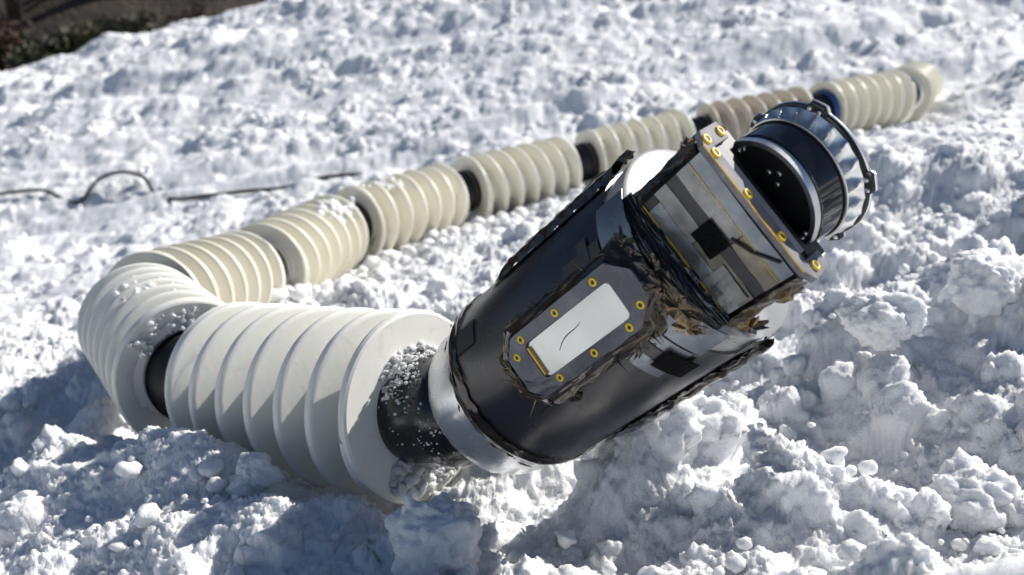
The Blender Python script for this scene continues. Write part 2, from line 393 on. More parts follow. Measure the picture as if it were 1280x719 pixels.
wp = P3 + 0.026 * np.stack([fbm(P3[:, 0] * 45, P3[:, 1] * 45 + P3[:, 2] * 30, 621 + k, 2) for k in range(3)], 1)
D3 = lumps3(wp, 0.050, 631, 0.30, 0.3, 0.75) * 0.85
P3 = P3 + N3 * (D3 * patch * prox)[:, None]
wp = P3 + 0.012 * np.stack([fbm(P3[:, 0] * 90, P3[:, 1] * 90 + P3[:, 2] * 60, 641 + k, 2) for k in range(3)], 1)
D3 = lumps3(wp, 0.021, 651, 0.42, 0.3, 0.8) * 0.55 * patch * prox + lumps3(wp, 0.0085, 661, 0.5, 0.3, 0.85) * 0.55
grain = rng.normal(size=len(P3)) * 0.0008 * np.clip(GR.ravel()[sel], 0.6, 2.0) + 0.007 * fbm(P3[:, 0] * 110 + 3, P3[:, 1] * 110 + P3[:, 2] * 90, 681, 3) + 0.005 * fbm(P3[:, 0] * 260, P3[:, 1] * 260 + P3[:, 2] * 170, 671, 2)
gv[sel] = P3 + N3 * (D3 + grain)[:, None] - N3 * 0.008
ii, kk = np.meshgrid(np.arange(nr - 1), np.arange(nf), indexing='ij')
k2 = (kk + 1) % nf
gf = np.stack([ii * nf + kk, (ii + 1) * nf + kk, (ii + 1) * nf + k2, ii * nf + k2], -1).reshape(-1, 4)
cen = len(gv)
gv = np.vstack([gv, [[0, 0, float(gz[0].mean())]]])
me = fast_mesh('snow_ground', gv, gf)
bm = bmesh.new(); bm.from_mesh(me); bm.verts.ensure_lookup_table()
for k in range(nf): bm.faces.new((bm.verts[cen], bm.verts[k], bm.verts[(k + 1) % nf]))
bm.to_mesh(me); bm.free(); me.shade_smooth()
ground = obj('snow_ground', me, M['snow']); ground['kind'] = 'structure'
ground['label'] = 'trampled lumpy snow field covering the whole slope'

# ------------------------------------------------------------------ the robot
S1dir = (J[0] - J[1]).normalized()
root_loc = Vector((J[1].x, J[1].y, J[1].z - 0.1))
robot = bpy.data.objects.new('snake_robot', None); link(robot, None, Matrix.Translation(root_loc)); robot.empty_display_size = 0.1
tag(robot, 'long segmented snake robot with cream screws and raised black sensor head, lying on snow', 'robot')

def screw_mesh(name, length, hand, pitch=0.0575, R=RS, core=0.058, flat_front=False):
    """helical ridge running round a drum, a flange disc at each end"""
    prof = [(0.0, core), (0.22, core + 0.0005), (0.30, core + 0.003), (0.335, core + 0.009), (0.385, R - 0.0060), (0.400, R - 0.0028), (0.425, R - 0.0009), (0.46, R), (0.54, R), (0.575, R - 0.0009), (0.600, R - 0.0028), (0.615, R - 0.0060), (0.665, core + 0.009), (0.70, core + 0.003), (0.78, core + 0.0005)]
    n = 96; turns = int(length / pitch) + 3; mb = MB(); v = []; f = []
    rows = []
    for k in range(turns):
        for u, r in prof: rows.append((k + u, r))
    for (s, r) in rows:
        for j in range(n + 1):
            th = 2 * PI * j / n
            z = pitch * (s - 1.5 + hand * (j / n - 0.5)); rad = r
            if z < 0.0: rad = min(rad, core); z = 0.0005 - 0.00001 * z
            if z > length: rad = min(rad, core); z = length - 0.0005 + 0.00001 * (length - z)
            rad *= 1 + 0.006 * math.sin(3 * th + s * 0.7)
            v.append((rad * math.cos(th), rad * math.sin(th), z))
    m = n + 1
    for i in range(len(rows) - 1):
        for j in range(n): f.append((i * m + j, i * m + j + 1, (i + 1) * m + j + 1, (i + 1) * m + j))
    # the seam column joins one pitch further on
    P = len(prof)
    mb.add(v, f)
    t = 0.0042
    fl = [(0.046, 0.016), (0.060, 0.012), (0.066, 0.004), (0.078, -0.001), (R - 0.004, -t - 0.0012), (R - 0.0012, -t + 0.0003), (R, 0.0), (R - 0.0012, t), (R - 0.008, t + 0.003), (core + 0.004, 0.016), (core - 0.004, 0.018)]
    mb.lathe([(0.040, -t), (R - 0.004, -t - 0.0012)] + fl[5:] if flat_front else fl, 96)
    mb.lathe([(r, length - z) for r, z in fl], 96)
    me = mesh(name, mb.v, mb.f, True)
    bm = bmesh.new(); bm.from_mesh(me)
    bmesh.ops.remove_doubles(bm, verts=bm.verts, dist=0.00003)
    bmesh.ops.recalc_face_normals(bm, faces=bm.faces); 
    for e in bm.edges:
        if len(e.link_faces) == 2 and e.calc_face_angle(0) > 0.42: e.smooth = False
    for q in bm.faces: q.smooth = True
    bm.to_mesh(me); bm.free()
    return me

def axis_matrix(p, d, roll=0.0):
    q = d.to_track_quat('Z', 'Y').to_matrix().to_4x4()
    return Matrix.Translation(p) @ q @ Matrix.Rotation(roll, 4, 'Z')

mesh_cache = {}
kinds = ['screw_pale', 'screw_pale', 'screw_cream', 'screw_cream', 'screw_cream', 'screw_cream', 'screw_cream', 'screw_tan', 'screw_cream', 'screw_cream']
SL = 0.345; S1L = 0.312
for i in range(10):
    a, b = J[i], J[i + 1]; d = (b - a).normalized(); L = (b - a).length
    ln = S1L if i == 0 else SL
    key = (round(ln, 3), i % 2, kinds[i])
    if key not in mesh_cache:
        mk = screw_mesh('screw', ln, 1 if i % 2 else -1, flat_front=(i == 0), pitch=0.0520 if i == 0 else 0.0575); mk.materials.append(M[kinds[i]]); mesh_cache[key] = mk
    start = 0.0 if i == 0 else (L - ln) / 2
    if i in (1, 9): start = 0.014 if i == 1 else 0.085
    ref = Vector((-1, 0, 0)) if i == 0 else (Vector((-0.5, -1, 0.3)) if i == 1 else Vector((0.2, -1, 0.5)))
    ex = -(ref - d * ref.dot(d)).normalized(); ey = d.cross(ex); o_ = a + d * start      # phase of the helix
    Mx = Matrix(((ex.x, ey.x, d.x, o_.x), (ex.y, ey.y, d.y, o_.y), (ex.z, ey.z, d.z, o_.z), (0, 0, 0, 1)))
    sc = obj('screw', mesh_cache[key], None, robot, Mx)
    hub = MB().lathe([(0.012, 0.010), (0.030, 0.0095), (0.058, 0.009), (0.0605, 0.0105), (0.0605, 0.03)], 48)
    hub.build('hub', M['hub'] if i != 0 else M['black_wet'], sc, Mx, auto=0.5)
    hub.build('hub', M['hub'], sc, axis_matrix(a + d * (start + ln), -d), auto=0.5)
    if i == 8:
        MB().lathe([(0.060, 0.004), (0.072, 0.001), (0.074, -0.010), (0.070, -0.018), (0.060, -0.018)], 48).build('blue_ring', M['blue'], sc, Mx, auto=0.5)
    if i == 3 or i == 9:
        MB().lathe([(0.058, 0.004), (0.066, 0.002), (0.0665, -0.014), (0.058, -0.016)], 48).build('steel_ring', M['steel'], sc, Mx, auto=0.5)
# joints between the screws: a bent boot from hub to hub with clamp rings
for i in range(1, 10):
    d0 = (J[i] - J[i - 1]).normalized(); d1 = (J[i + 1] - J[i]).normalized()
    L0 = (J[i] - J[i - 1]).length; L1 = (J[i + 1] - J[i]).length
    e0 = (L0 - S1L) if i == 1 else ((L0 - SL - 0.014) if i == 2 else (L0 - SL) / 2)
    e1 = (L1 - SL) / 2 if i not in (1, 9) else (0.014 if i == 1 else 0.085)
    p0 = J[i] - d0 * (e0 + 0.004); p3 = J[i] + d1 * (e1 + 0.004)
    pts = []
    for t in np.linspace(0, 1, 22):
        q = p0 * (1 - t) ** 2 + J[i] * (2 * t * (1 - t)) + p3 * t * t; pts.append(q)
    rad = [0.058 + 0.0022 * math.sin(k * 2.2) - 0.012 * (k in (0, 21)) for k in range(22)]
    jt = MB().tube(pts, rad, 32).build('joint_boot', M['black_matte'], robot, None, smooth=True)
    for q, dd in ((pts[4], d0), (pts[17], d1)):
        MB().lathe([(0.057, -0.005), (0.0635, -0.005), (0.0635, 0.005), (0.057, 0.005)], 40).build('clamp_ring', M['black_gloss'], jt, axis_matrix(q, dd), auto=0.5)

# ---- neck and head
HI = HEADW
def head_pt(x, y, z): return HEADW @ Vector((x, y, z))
p0 = J[0] + S1dir * -0.004; p1 = J[0] + S1dir * 0.075; p3 = head_pt(0, 0, -0.02); p2 = head_pt(0, 0, -0.075)
pts = []
for t in np.linspace(0, 1, 28):
    pts.append(p0 * (1 - t) ** 3 + p1 * 3 * t * (1 - t) ** 2 + p2 * 3 * t * t * (1 - t) + p3 * t ** 3)
neck = MB().tube(pts, [0.056 + 0.0012 * math.sin(k * 0.9) for k in range(28)], 48).build('neck_tube', M['black_wet'], robot, None, smooth=True)

R = HR; L = hl
def headpart(mb, name, mat, parent, **k): return mb.build(name, mat, parent, HEADW, **k)
# silver collar, slightly faceted like wrapped tape
mb = MB(); N = 30; v = []; f = []
prof = [(0.050, -0.050), (0.068, -0.055), (0.0755, -0.054), (0.0785, -0.044), (0.0795, -0.014), (0.080, 0.004)]
for i, (r, z) in enumerate(prof):
    for k in range(N):
        a = 2 * PI * k / N
        v.append(((r + random.uniform(-.0006, .0006)) * math.cos(a), (r + random.uniform(-.0006, .0006)) * math.sin(a), z + random.uniform(-.0008, .0008)))
for i in range(len(prof) - 1):
    for k in range(N): f.append((i * N + k, i * N + (k + 1) % N, (i + 1) * N + (k + 1) % N, (i + 1) * N + k))
collar = headpart(mb.add(v, f), 'collar', M['collar'], robot, auto=0.35)
# barrel
ZT = L - 0.028
barrel = headpart(MB().lathe([(0.070, -0.002), (0.0815, -0.003), (R - 0.002, 0.004), (R, 0.012), (R, ZT - 0.003), (R - 0.001, ZT), (R - 0.004, ZT), (R - 0.004, ZT - 0.004), (0.0, ZT - 0.004)], 128), 'barrel', M['black'], robot, auto=0.5)

def crumple(name, mat, parent, fn, nu, nv, amp, seed, close=False, along=1.0, across=0.4, edge=0.05):
    """thin wrinkled film: fn(u, v) -> (point, normal); low sharp creases on a fine smooth sheet, slightly ragged edges"""
    rs = np.random.default_rng(seed); v = []; f = []; nw = max(2.0, nu * 0.22); mu = nu * 6; mv = max(10, nv * 5)
    waves = [(float(round(rs.uniform(0.25, 1.0) * nw * along)) + (0 if close else rs.random()), rs.uniform(-1, 1) * nv * across * 1.6, rs.uniform(0, 6.3), rs.uniform(0.3, 1)) for _ in range(5)]
    ed = [(float(round(rs.uniform(0.3, 3.0) * nw)), rs.uniform(0, 6.3), rs.uniform(-1, 1)) for _ in range(8)]
    for i in range(mu + (0 if close else 1)):
        u = i / mu
        e0 = edge * sum(c * math.sin(2 * PI * a * u + p) for a, p, c in ed[:4]); e1 = edge * sum(c * math.sin(2 * PI * a * u + p) for a, p, c in ed[4:])
        for j in range(mv + 1):
            w = j / mv; w = w + e0 * max(0, 1 - 2.5 * w) + e1 * max(0, 2.5 * w - 1.5)
            p, n = fn(u, w)
            d = 0.4 * sum(c * (abs(2 * ((a * u + b_ * w + ph) % 1.0) - 1) ** 2.0) for a, b_, ph, c in waves)
            v.append(Vector(p) + Vector(n) * amp * d)
    m = mv + 1
    for i in range(mu):
        i2 = (i + 1) % mu if close else i + 1
        for j in range(mv): f.append((i * m + j, i * m + j + 1, i2 * m + j + 1, i2 * m + j))
    return obj(name, mesh(name, v, f, True), mat, parent, HEADW)
def fan_foil(name, mat, parent, c, ax, ay, n_, rx, ry, height, seed):
    """gathered film: pleats radiating from a pinch, alternating high and low"""
    rs = random.Random(seed); c = Vector(c); ax = Vector(ax).normalized(); ay = Vector(ay).normalized(); nz = ax.cross(ay).normalized()
    if nz.y < 0: nz = -nz
    v = [c + nz * height * 0.6]; f = []; K = 2 * n_
    for ring in (0.45, 1.0):
        for k in range(K):
            a = 2 * PI * (k + rs.uniform(-.45, .45)) / K; r = ring * (rs.uniform(0.45, 1.25) if ring == 1.0 else rs.uniform(0.7, 1.2))
            h = (height * rs.uniform(0.3, 1.1) if rs.random() < 0.55 else height * rs.uniform(-0.1, 0.25)) * (1.0 if ring < 1 else 0.4)
            v.append(c + ax * rx * r * math.cos(a) + ay * ry * r * math.sin(a) + nz * h)
    for k in range(K):
        k2 = (k + 1) % K
        f += [(0, 1 + k, 1 + k2), (1 + k, 1 + K + k, 1 + K + k2), (1 + k, 1 + K + k2, 1 + k2)]
    me = mesh(name, v, f, True)
    bm = bmesh.new(); bm.from_mesh(me)
    for e in bm.edges:
        if len(e.link_faces) == 2 and e.calc_face_angle(0) > 0.75: e.smooth = False
    bmesh.ops.subdivide_edges(bm, edges=bm.edges[:], cuts=1, smooth=0.25); bm.to_mesh(me); bm.free()
    return obj(name, me, mat, parent, HEADW)
def cyl(phi, z, r): return (r * math.cos(phi), r * math.sin(phi), z), (math.cos(phi), math.sin(phi), 0)
# torn foil round the bottom edge
crumple('foil_band', M['foil_dark'], barrel, lambda u, w: cyl(2 * PI * u, -0.005 + 0.021 * w, R - 0.0035 + 0.0045 * min(1, max(0, w) * 2.2)), 60, 3, 0.0013, 3, True, edge=0.04)
for k in range(18):
    a = PI * 0.5 + random.uniform(-1.7, 1.7); z0 = random.uniform(-0.003, 0.016); wd_ = random.uniform(0.05, 0.22); tl = random.uniform(-.004, .004)
    crumple('foil_flake', M['foil'], barrel, lambda u, w, a=a, z0=z0, wd_=wd_, tl=tl: cyl(a + wd_ * (u - 0.5), z0 + tl * u + 0.0032 * (w - 0.5) * math.sin(PI * min(1, max(0.02, u))), R + 0.0016), 5, 2, 0.0012, 50 + k)
# crumpled tape seams down both flanks of the barrel
for (ph, wid, z0, z1, am, mt, sd) in ((0.18, 0.34, 0.060, ZT + 0.012, 0.0018, 'foil_dark', 11), (0.02, 0.20, 0.075, ZT + 0.02, 0.003, 'foil', 12), (PI - 0.04, 0.40, 0.045, ZT + 0.006, 0.0020, 'foil_dark', 13), (PI - 0.10, 0.24, 0.085, ZT + 0.018, 0.003, 'foil', 14)):
    crumple('seam_tape', M[mt], barrel, lambda u, w: cyl(ph + wid * (w - 0.5), z0 + (z1 - z0) * u, R + 0.001 + 0.006 * math.sin(PI * min(1, max(0, w))) * min(1, u * 6)), 34, 5, am, sd)
# dark and grey tape patches wrapped on the barrel
def wrap_patch(name, mat, ph, wid, z0, z1, off=0.0009, n=10):
    mb = MB(); v = []; f = []
    for rr_ in (R + off - 0.0006, R + off):
        for zz in (z0, z1):
            for k in range(n + 1):
                a = ph + wid * (k / n - 0.5); v.append((rr_ * math.cos(a), rr_ * math.sin(a), zz))
    m = n + 1
    for k in range(n):
        f += [(k, k + 1, m + k + 1, m + k), (2 * m + k, 3 * m + k, 3 * m + k + 1, 2 * m + k + 1), (k, 2 * m + k, 2 * m + k + 1, k + 1), (m + k, m + k + 1, 3 * m + k + 1, 3 * m + k)]
    f += [(0, m, 3 * m, 2 * m), (n, 2 * m + n, 3 * m + n, m + n)]
    return headpart(mb.add(v, f), name, M[mat], barrel, auto=0.5)
Q = PI / 2
wrap_patch('tape_or_reflection_patch', 'black_matte', Q - 0.78, 0.28, 0.018, 0.045)
wrap_patch('tape_strip', 'film_c', Q + 0.02, 1.5, ZT - 0.030, ZT - 0.018, 0.0022, 24)
wrap_patch('tape_strip', 'film_a', Q + 0.28, 0.95, ZT - 0.046, ZT - 0.006, 0.0012, 20)
wrap_patch('tape_strip', 'film_c', Q - 0.42, 0.42, ZT - 0.050, ZT - 0.006, 0.0015, 12)
wrap_patch('tape_panel', 'film_a', Q - 0.05, 1.75, ZT - 0.004, L - 0.001, 0.0012, 28)
wrap_patch('velcro_patch', 'velcro', Q + 0.72, 0.34, ZT - 0.034, ZT - 0.012, 0.0042, 12)
# clear cap at the upper end of the barrel
headpart(MB().lathe([(R - 0.006, ZT - 0.002), (R - 0.0035, ZT + 0.0), (R - 0.001, L - 0.004), (R - 0.0005, L - 0.001), (R - 0.003, L), (0.0, L), ], 96), 'end_cap', M['frost'], robot, auto=0.6)
wrap_patch('tape_or_reflection_patch', 'black', Q + 1.33, 0.36, ZT + 0.004, L - 0.004, 0.0012, 10)  # black patch paints the dark reflection of the housing onto the cap
headpart(MB().lathe([(0.0, ZT + 0.001), (0.060, ZT + 0.001), (0.062, ZT + 0.008), (0.050, ZT + 0.016), (0.0, ZT + 0.016)], 64), 'camera_ring', M['black_matte'], robot, auto=0.5)

# ---- window in its bolted frame
HEADW_KEEP = HEADW; HEADW = HEADW @ Matrix.Rotation(-0.07, 4, 'Z')
ZW = 0.645 * L; XW = 0.006; YW = R + 0.0035
hw, hh = 0.0285, 0.0780            # frame half width (x) and half length (z)
outer = [(-hw + 0.012, -hh), (hw - 0.014, -hh), (hw, -hh + 0.016), (hw, hh - 0.018), (hw - 0.016, hh), (-hw + 0.018, hh), (-hw, hh - 0.022), (-hw, -hh + 0.014)]
def resample(poly, n):
    P = [Vector((*p, 0)) for p in poly]; out = []
    for k in range(n):
        a = 2 * PI * k / n; d = Vector((math.cos(a) * 1.0, math.sin(a) * 2.4, 0)).normalized(); best = None
        for i in range(len(P)):
            p, q = P[i], P[(i + 1) % len(P)]; e = q - p; den = d.x * e.y - d.y * e.x
            if abs(den) < 1e-12: continue
            t = (p.x * e.y - p.y * e.x) / den; s = (p.x * d.y - p.y * d.x) / den
            if t > 0 and -1e-6 <= s <= 1 + 1e-6 and (best is None or t < best): best = t
        out.append((d.x * best, d.y * best))
    return out
iw, ih, cr = 0.0160, 0.0530, 0.005
inner = []
for (cx, cz, a0) in ((iw - cr, ih - cr, 0), (-iw + cr, ih - cr, PI / 2), (-iw + cr, -ih + cr, PI), (iw - cr, -ih + cr, 1.5 * PI)):
    for k in range(5): inner.append((cx + cr * math.cos(a0 + k * PI / 8), cz + cr * math.sin(a0 + k * PI / 8)))
NR = 96; o_ = resample(outer, NR); i_ = resample(inner, NR); mb = MB(); v = []; f = []
for ring, y in ((o_, YW - 0.006), (o_, YW + 0.0012), ([(x * 0.97, z * 0.985) for x, z in o_], YW + 0.002), ([(x * 1.03, z * 1.01) for x, z in i_], YW + 0.002), (i_, YW + 0.0012), (i_, YW - 0.005)):
    for x, z in ring: v.append((x, y, z + ZW))
for r in range(5):
    for k in range(NR): f.append((r * NR + k, r * NR + (k + 1) % NR, (r + 1) * NR + (k + 1) % NR, (r + 1) * NR + k))
wframe = headpart(mb.add(v, f), 'window_frame', M['frame_film'], robot, auto=0.4)
mb = MB(); v = [(x * 1.0, YW - 0.0006, z + ZW) for x, z in i_]; v.append((0, YW - 0.0006, ZW))
pane = headpart(mb.add(v, [(k, (k + 1) % NR, NR) for k in range(NR)]), 'window_pane', M['pane'], wframe)
mb = MB().box((0.0, YW + 0.0006, ZW - ih + 0.0016), (2 * iw - 0.006, 0.0030, 0.0022)); headpart(mb, 'amber_lip', M['amber'], wframe, bevel=0.0006)
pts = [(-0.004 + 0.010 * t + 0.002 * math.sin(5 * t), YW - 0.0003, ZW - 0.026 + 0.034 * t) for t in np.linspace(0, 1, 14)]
headpart(MB().tube(pts, [0.00012 + 0.00032 * math.sin(PI * k / 13) for k in range(14)], 6), 'pane_reflection', M['black_matte'], wframe)  # thin dark line drawn on the pane in place of a reflection
def grommet(x, y, z, parent, nrm='y', s=1.0):
    mb = MB(); mb.lathe([(0.0020 * s, -0.0004), (0.0021 * s, 0.0007 * s), (0.0030 * s, 0.0010 * s), (0.0039 * s, 0.0006 * s), (0.0042 * s, -0.0006)], 20)
    rot = Matrix.Rotation(-PI / 2, 4, 'X') if nrm == 'y' else Matrix.Identity(4)
    g = mb.build('grommet', M['yellow'], parent, HEADW @ Matrix.Translation((x, y, z)) @ rot, smooth=True)
    return g
def hole(x, y, z, parent, nrm='y', s=1.0):
    rot = Matrix.Rotation(-PI / 2, 4, 'X') if nrm == 'y' else Matrix.Identity(4)
    MB().lathe([(0.0, 0.0002), (0.0018 * s, 0.0002), (0.0020 * s, -0.0003)], 14).build('bolt', M['black_matte'], parent, HEADW @ Matrix.Translation((x, y, z)) @ rot)
gx_ = 0.0215
for (x, z) in ((gx_, -0.052), (gx_, -0.006), (gx_, 0.042), (-gx_, -0.040), (-gx_, 0.004), (-gx_, 0.046), (0.012, -0.0665), (-0.013, 0.0660)):
    grommet(x, YW + 0.002, ZW + z, wframe, 'y', 0.86); hole(x, YW + 0.002, ZW + z, wframe, 'y', 0.86)
# crumpled foil skirt round the frame
def skirt(u, w):
    kf = (u % 1.0) * NR; k = int(kf) % NR; kt = kf - int(kf); x = o_[k][0] * (1 - kt) + o_[(k + 1) % NR][0] * kt; z = o_[k][1] * (1 - kt) + o_[(k + 1) % NR][1] * kt; s = 1 + 0.34 * w * (1.0 if abs(x) > 0.02 else 0.55)
    x2 = x * s; z2 = z * (1 + 0.16 * w); yy = YW + 0.001 - w * 0.006
    yb = math.sqrt(max(1e-6, R * R - x2 * x2)) + 0.0012
    return (x2, yb + (yy - yb) * max(0, 1 - w), z2 + ZW), (0, 1, 0)
crumple('foil_skirt', M['foil_dark'], wframe, skirt, 48, 3, 0.0030, 21, True, edge=0.12)
rs = random.Random(5)
mb = MB()
for k in range(95):
    u = rs.random(); x, z = o_[int(u * NR)]; x *= 1.05 + 0.2 * rs.random(); z *= 1.02 + 0.1 * rs.random()
    yb = math.sqrt(max(1e-6, R * R - x * x)) + 0.002; ln = rs.uniform(0.008, 0.022); a = rs.uniform(0, 2 * PI)
    d = Vector((math.cos(a), rs.uniform(0.1, 0.7), math.sin(a))).normalized() * ln; p = Vector((x, yb, z + ZW)); w_ = Vector((rs.uniform(-1, 1), rs.uniform(-1, 1), rs.uniform(-1, 1))).normalized() * rs.uniform(0.0005, 0.0013)
    n2 = d.cross(w_).normalized() * 0.0003
    mb.add([p - w_, p + w_, p + d, p + n2], [(0, 1, 2), (1, 0, 3), (0, 2, 3), (2, 1, 3)])
sl = headpart(mb, 'foil_slivers', M['foil'], wframe); sl['kind'] = 'stuff'
for (cx, cz, rx_, rz_, hh_, sd, mt) in ((-0.030, 0.086, 0.026, 0.013, 0.006, 1, 'foil'), (-0.046, 0.078, 0.016, 0.014, 0.005, 2, 'foil'), (0.000, 0.092, 0.024, 0.010, 0.005, 3, 'foil_dark'), (0.030, 0.078, 0.016, 0.014, 0.004, 4, 'foil_dark'), (-0.038, 0.030, 0.010, 0.020, 0.003, 5, 'foil_dark'), (-0.034, -0.050, 0.012, 0.016, 0.003, 6, 'foil_dark'), (0.034, -0.060, 0.010, 0.016, 0.003, 7, 'foil')):
    yb = math.sqrt(R * R - cx * cx) + 0.001
    fan_foil('foil_bunch', M[mt], wframe, (cx, yb, ZW + cz), (math.cos(math.asin(cx / R)), -cx / R, 0), (0, 0, 1), 11, rx_ * 0.85, rz_ * 0.85, hh_ * 0.6, sd)

HEADW = HEADW_KEEP
# ---- sensor housing on top: tapered box of taped panels
ZB = L - 0.008; ZH = L + 0.070
wl, wu = 0.058, 0.0615
yb0, yb1 = 0.0580, 0.0535      # near face at bottom and top
yk = 0.022                      # far face
mb = MB()
ch = 0.012
def ringpts(z, w, yn): return [(-w, yk, z), (w, yk, z), (w, yn - ch, z), (w - ch * 0.7, yn, z), (-w + ch * 0.7, yn, z), (-w, yn - ch, z)]
v = ringpts(ZB, wl, yb0) + ringpts(ZH, wu, yb1)
f = [(5, 4, 3, 2, 1, 0), (6, 7, 8, 9, 10, 11)] + [(i, (i + 1) % 6, (i + 1) % 6 + 6, i + 6) for i in range(6)]
housing = headpart(mb.add(v, f), 'sensor_housing', M['film_c'], robot, bevel=0.0012)
def face_pt(x, t, off):       # x in [-1,1] across, t in [0,1] up the near face
    w = (wl + (wu - wl) * t) - ch * 0.7; y = yb0 + (yb1 - yb0) * t
    return Vector((x * w, y + off, ZB + (ZH - ZB) * t))
def face_panel(name, mat, x0, x1, t0, t1, off=0.0012, skew=0.0, n=6):
    mb = MB(); v = []; f = []; rs = random.Random(int(t0 * 997 + x0 * 131))
    for o in (off - 0.0010, off):
        for t in (t0, t1):
            for k in range(n + 1):
                x = x0 + (x1 - x0) * k / n
                v.append(face_pt(x, t + skew * x + rs.uniform(-.004, .004), o + (rs.uniform(-.0004, .0004))))
    m = n + 1
    for k in range(n):
        f += [(k, k + 1, m + k + 1, m + k), (2 * m + k, 3 * m + k, 3 * m + k + 1, 2 * m + k + 1), (k, 2 * m + k, 2 * m + k + 1, k + 1), (m + k, m + k + 1, 3 * m + k + 1, 3 * m + k)]
    f += [(0, m, 3 * m, 2 * m), (n, 2 * m + n, 3 * m + n, m + n)]
    return headpart(mb.add(v, f), name, M[mat], housing)
bands = [(0.02, 0.19, 'film_a', -1.0, 1.0), (0.20, 0.36, 'film_a', -1.0, 0.86), (0.365, 0.53, 'film_b', 0.12, 1.0), (0.365, 0.53, 'film_d', -1.0, 0.10), (0.535, 0.66, 'film_c', -0.8, 1.0), (0.665, 0.83, 'film_b', -0.2, 1.0), (0.665, 0.83, 'film_d', -1.0, -0.22), (0.835, 0.985, 'film_a', -1.0, 1.0)]
for k, (t0, t1, mt, x0, x1) in enumerate(bands): face_panel('tape_panel', mt, x0, x1, t0, t1, 0.0012 + 0.0004 * (k % 3), 0.012)
face_panel('tape_panel', 'film_b', -0.95, -0.38, 0.22, 0.50, 0.0026, 0.02)
face_panel('velcro_patch', 'velcro', -0.22, 0.24, 0.44, 0.68, 0.0050, 0.0)
mb = MB().tube([face_pt(-0.15, 0.72, 0.003), face_pt(-0.45, 0.80, 0.0035), face_pt(-0.78, 0.955, 0.003)], 0.0011, 6); headpart(mb, 'dark_strip', M['black_matte'], housing)
# amber edges between the panels
for t in (0.195, 0.83):
    mb = MB().tube([face_pt(x, t + 0.012 * x, 0.0018) for x in np.linspace(-0.98, 0.98, 12)], 0.0005, 5); headpart(mb, 'amber_edge', M['amber'], housing)
# crumpled corners
def side_edge(sgn, wide):
    def fn(u, w):
        t = u; ww = (wl + (wu - wl) * t); y = yb0 + (yb1 - yb0) * t
        a = (w - 0.5) * wide
        return (sgn * (ww + 0.001 - max(0, a) * 0.5), y - ch * 0.4 + a * 0.55, ZB + (ZH - ZB) * t), (sgn * 0.7, 0.7, 0)
    return fn
crumple('corner_foil', M['foil'], housing, side_edge(-1, 0.030), 12, 4, 0.004, 31)
crumple('corner_foil', M['foil_dark'], housing, side_edge(1, 0.026), 12, 4, 0.004, 32)
# dark pleated foil where the housing meets the barrel
def gap_fn(u, w):
    x = -0.055 + 0.118 * u; yo = math.sqrt(max(1e-6, (R + 0.001) ** 2 - x * x)); y = yo + (yb0 + 0.001 - yo) * w
    z = L - 0.001 + 0.007 * w - 0.004 * math.sin(PI * w)
    return (x, y, z), (0, 0.6, 0.5)
crumple('pleated_foil', M['black_gloss'], housing, gap_fn, 10, 6, 0.007, 41, along=0.8, across=1.0)
crumple('pleated_foil', M['foil_dark'], housing, lambda u, w: gap_fn(u, 0.15 + 0.5 * w), 10, 4, 0.009, 42, along=0.7, across=1.0)
for (c_, rx_, ry_, h_, sd, mt) in (((-0.058, 0.058, L - 0.012), 0.020, 0.014, 0.008, 11, 'foil'), ((-0.068, 0.040, L + 0.006), 0.014, 0.018, 0.007, 12, 'foil'), ((0.058, 0.056, L - 0.006), 0.018, 0.014, 0.008, 13, 'foil_dark'), ((-0.030, 0.072, L - 0.012), 0.022, 0.012, 0.006, 15, 'foil_dark'), ((-0.062, 0.046, L + 0.050), 0.014, 0.014, 0.006, 16, 'foil'), ((0.062, 0.046, L + 0.060), 0.012, 0.014, 0.006, 17, 'foil')):
    sx_ = 1 if c_[0] > 0 else -1
    fan_foil('foil_bunch', M[mt], housing, c_, (0.7, -0.7 * sx_, 0), (0, 0, 1), 10, rx_ * 0.85, ry_ * 0.85, h_ * 0.6, sd)
rs = random.Random(9); 
for k in range(7):
    mb = MB(); x = rs.choice((-1, 1)) * rs.uniform(0.05, 0.075); p = Vector((x, rs.uniform(0.02, 0.06), ZT + rs.uniform(-0.01, 0.03))); d = Vector((rs.uniform(-1, 1), rs.uniform(0, 1), rs.uniform(-.5, 1))).normalized() * rs.uniform(.006, .012); w_ = Vector((rs.uniform(-1, 1), 0.3, rs.uniform(-1, 1))).normalized() * 0.003
    mb.add([p - w_, p + w_, p + d, p + d * 0.3 + d.cross(w_).normalized() * 0.001], [(0, 1, 2), (1, 0, 3), (0, 2, 3), (2, 1, 3)]); headpart(mb, 'torn_tape', M['amber'], housing)
# bezel plate on the upper end with a long slot
bw, y0, y1 = wu + 0.004, 0.016, yb1 + 0.003
yi = y1 - 0.012
mb = MB()
mb.add([(x, y, z) for z in (ZH + 0.0005, ZH + 0.0062) for x, y in ((-bw, yi), (bw, yi), (bw, y1 - 0.008), (bw - 0.010, y1), (-bw + 0.010, y1), (-bw, y1 - 0.008))], [(5, 4, 3, 2, 1, 0), (6, 7, 8, 9, 10, 11)] + [(i, (i + 1) % 6, (i + 1) % 6 + 6, i + 6) for i in range(6)])
bezel = headpart(mb, 'bezel', M['bezel'], robot, bevel=0.0008)
for sg in (-1, 1):
    xa, xb = sg * bw, sg * (bw - 0.015)
    headpart(MB().prism([(min(xa, xb), ZH + 0.0005), (max(xa, xb), ZH + 0.0005), (max(xa, xb), ZH + 0.0058), (min(xa, xb), ZH + 0.0058)], y0 + 0.004, yi - 0.0004), 'end_tab', M['bezel'], bezel, bevel=0.0008)
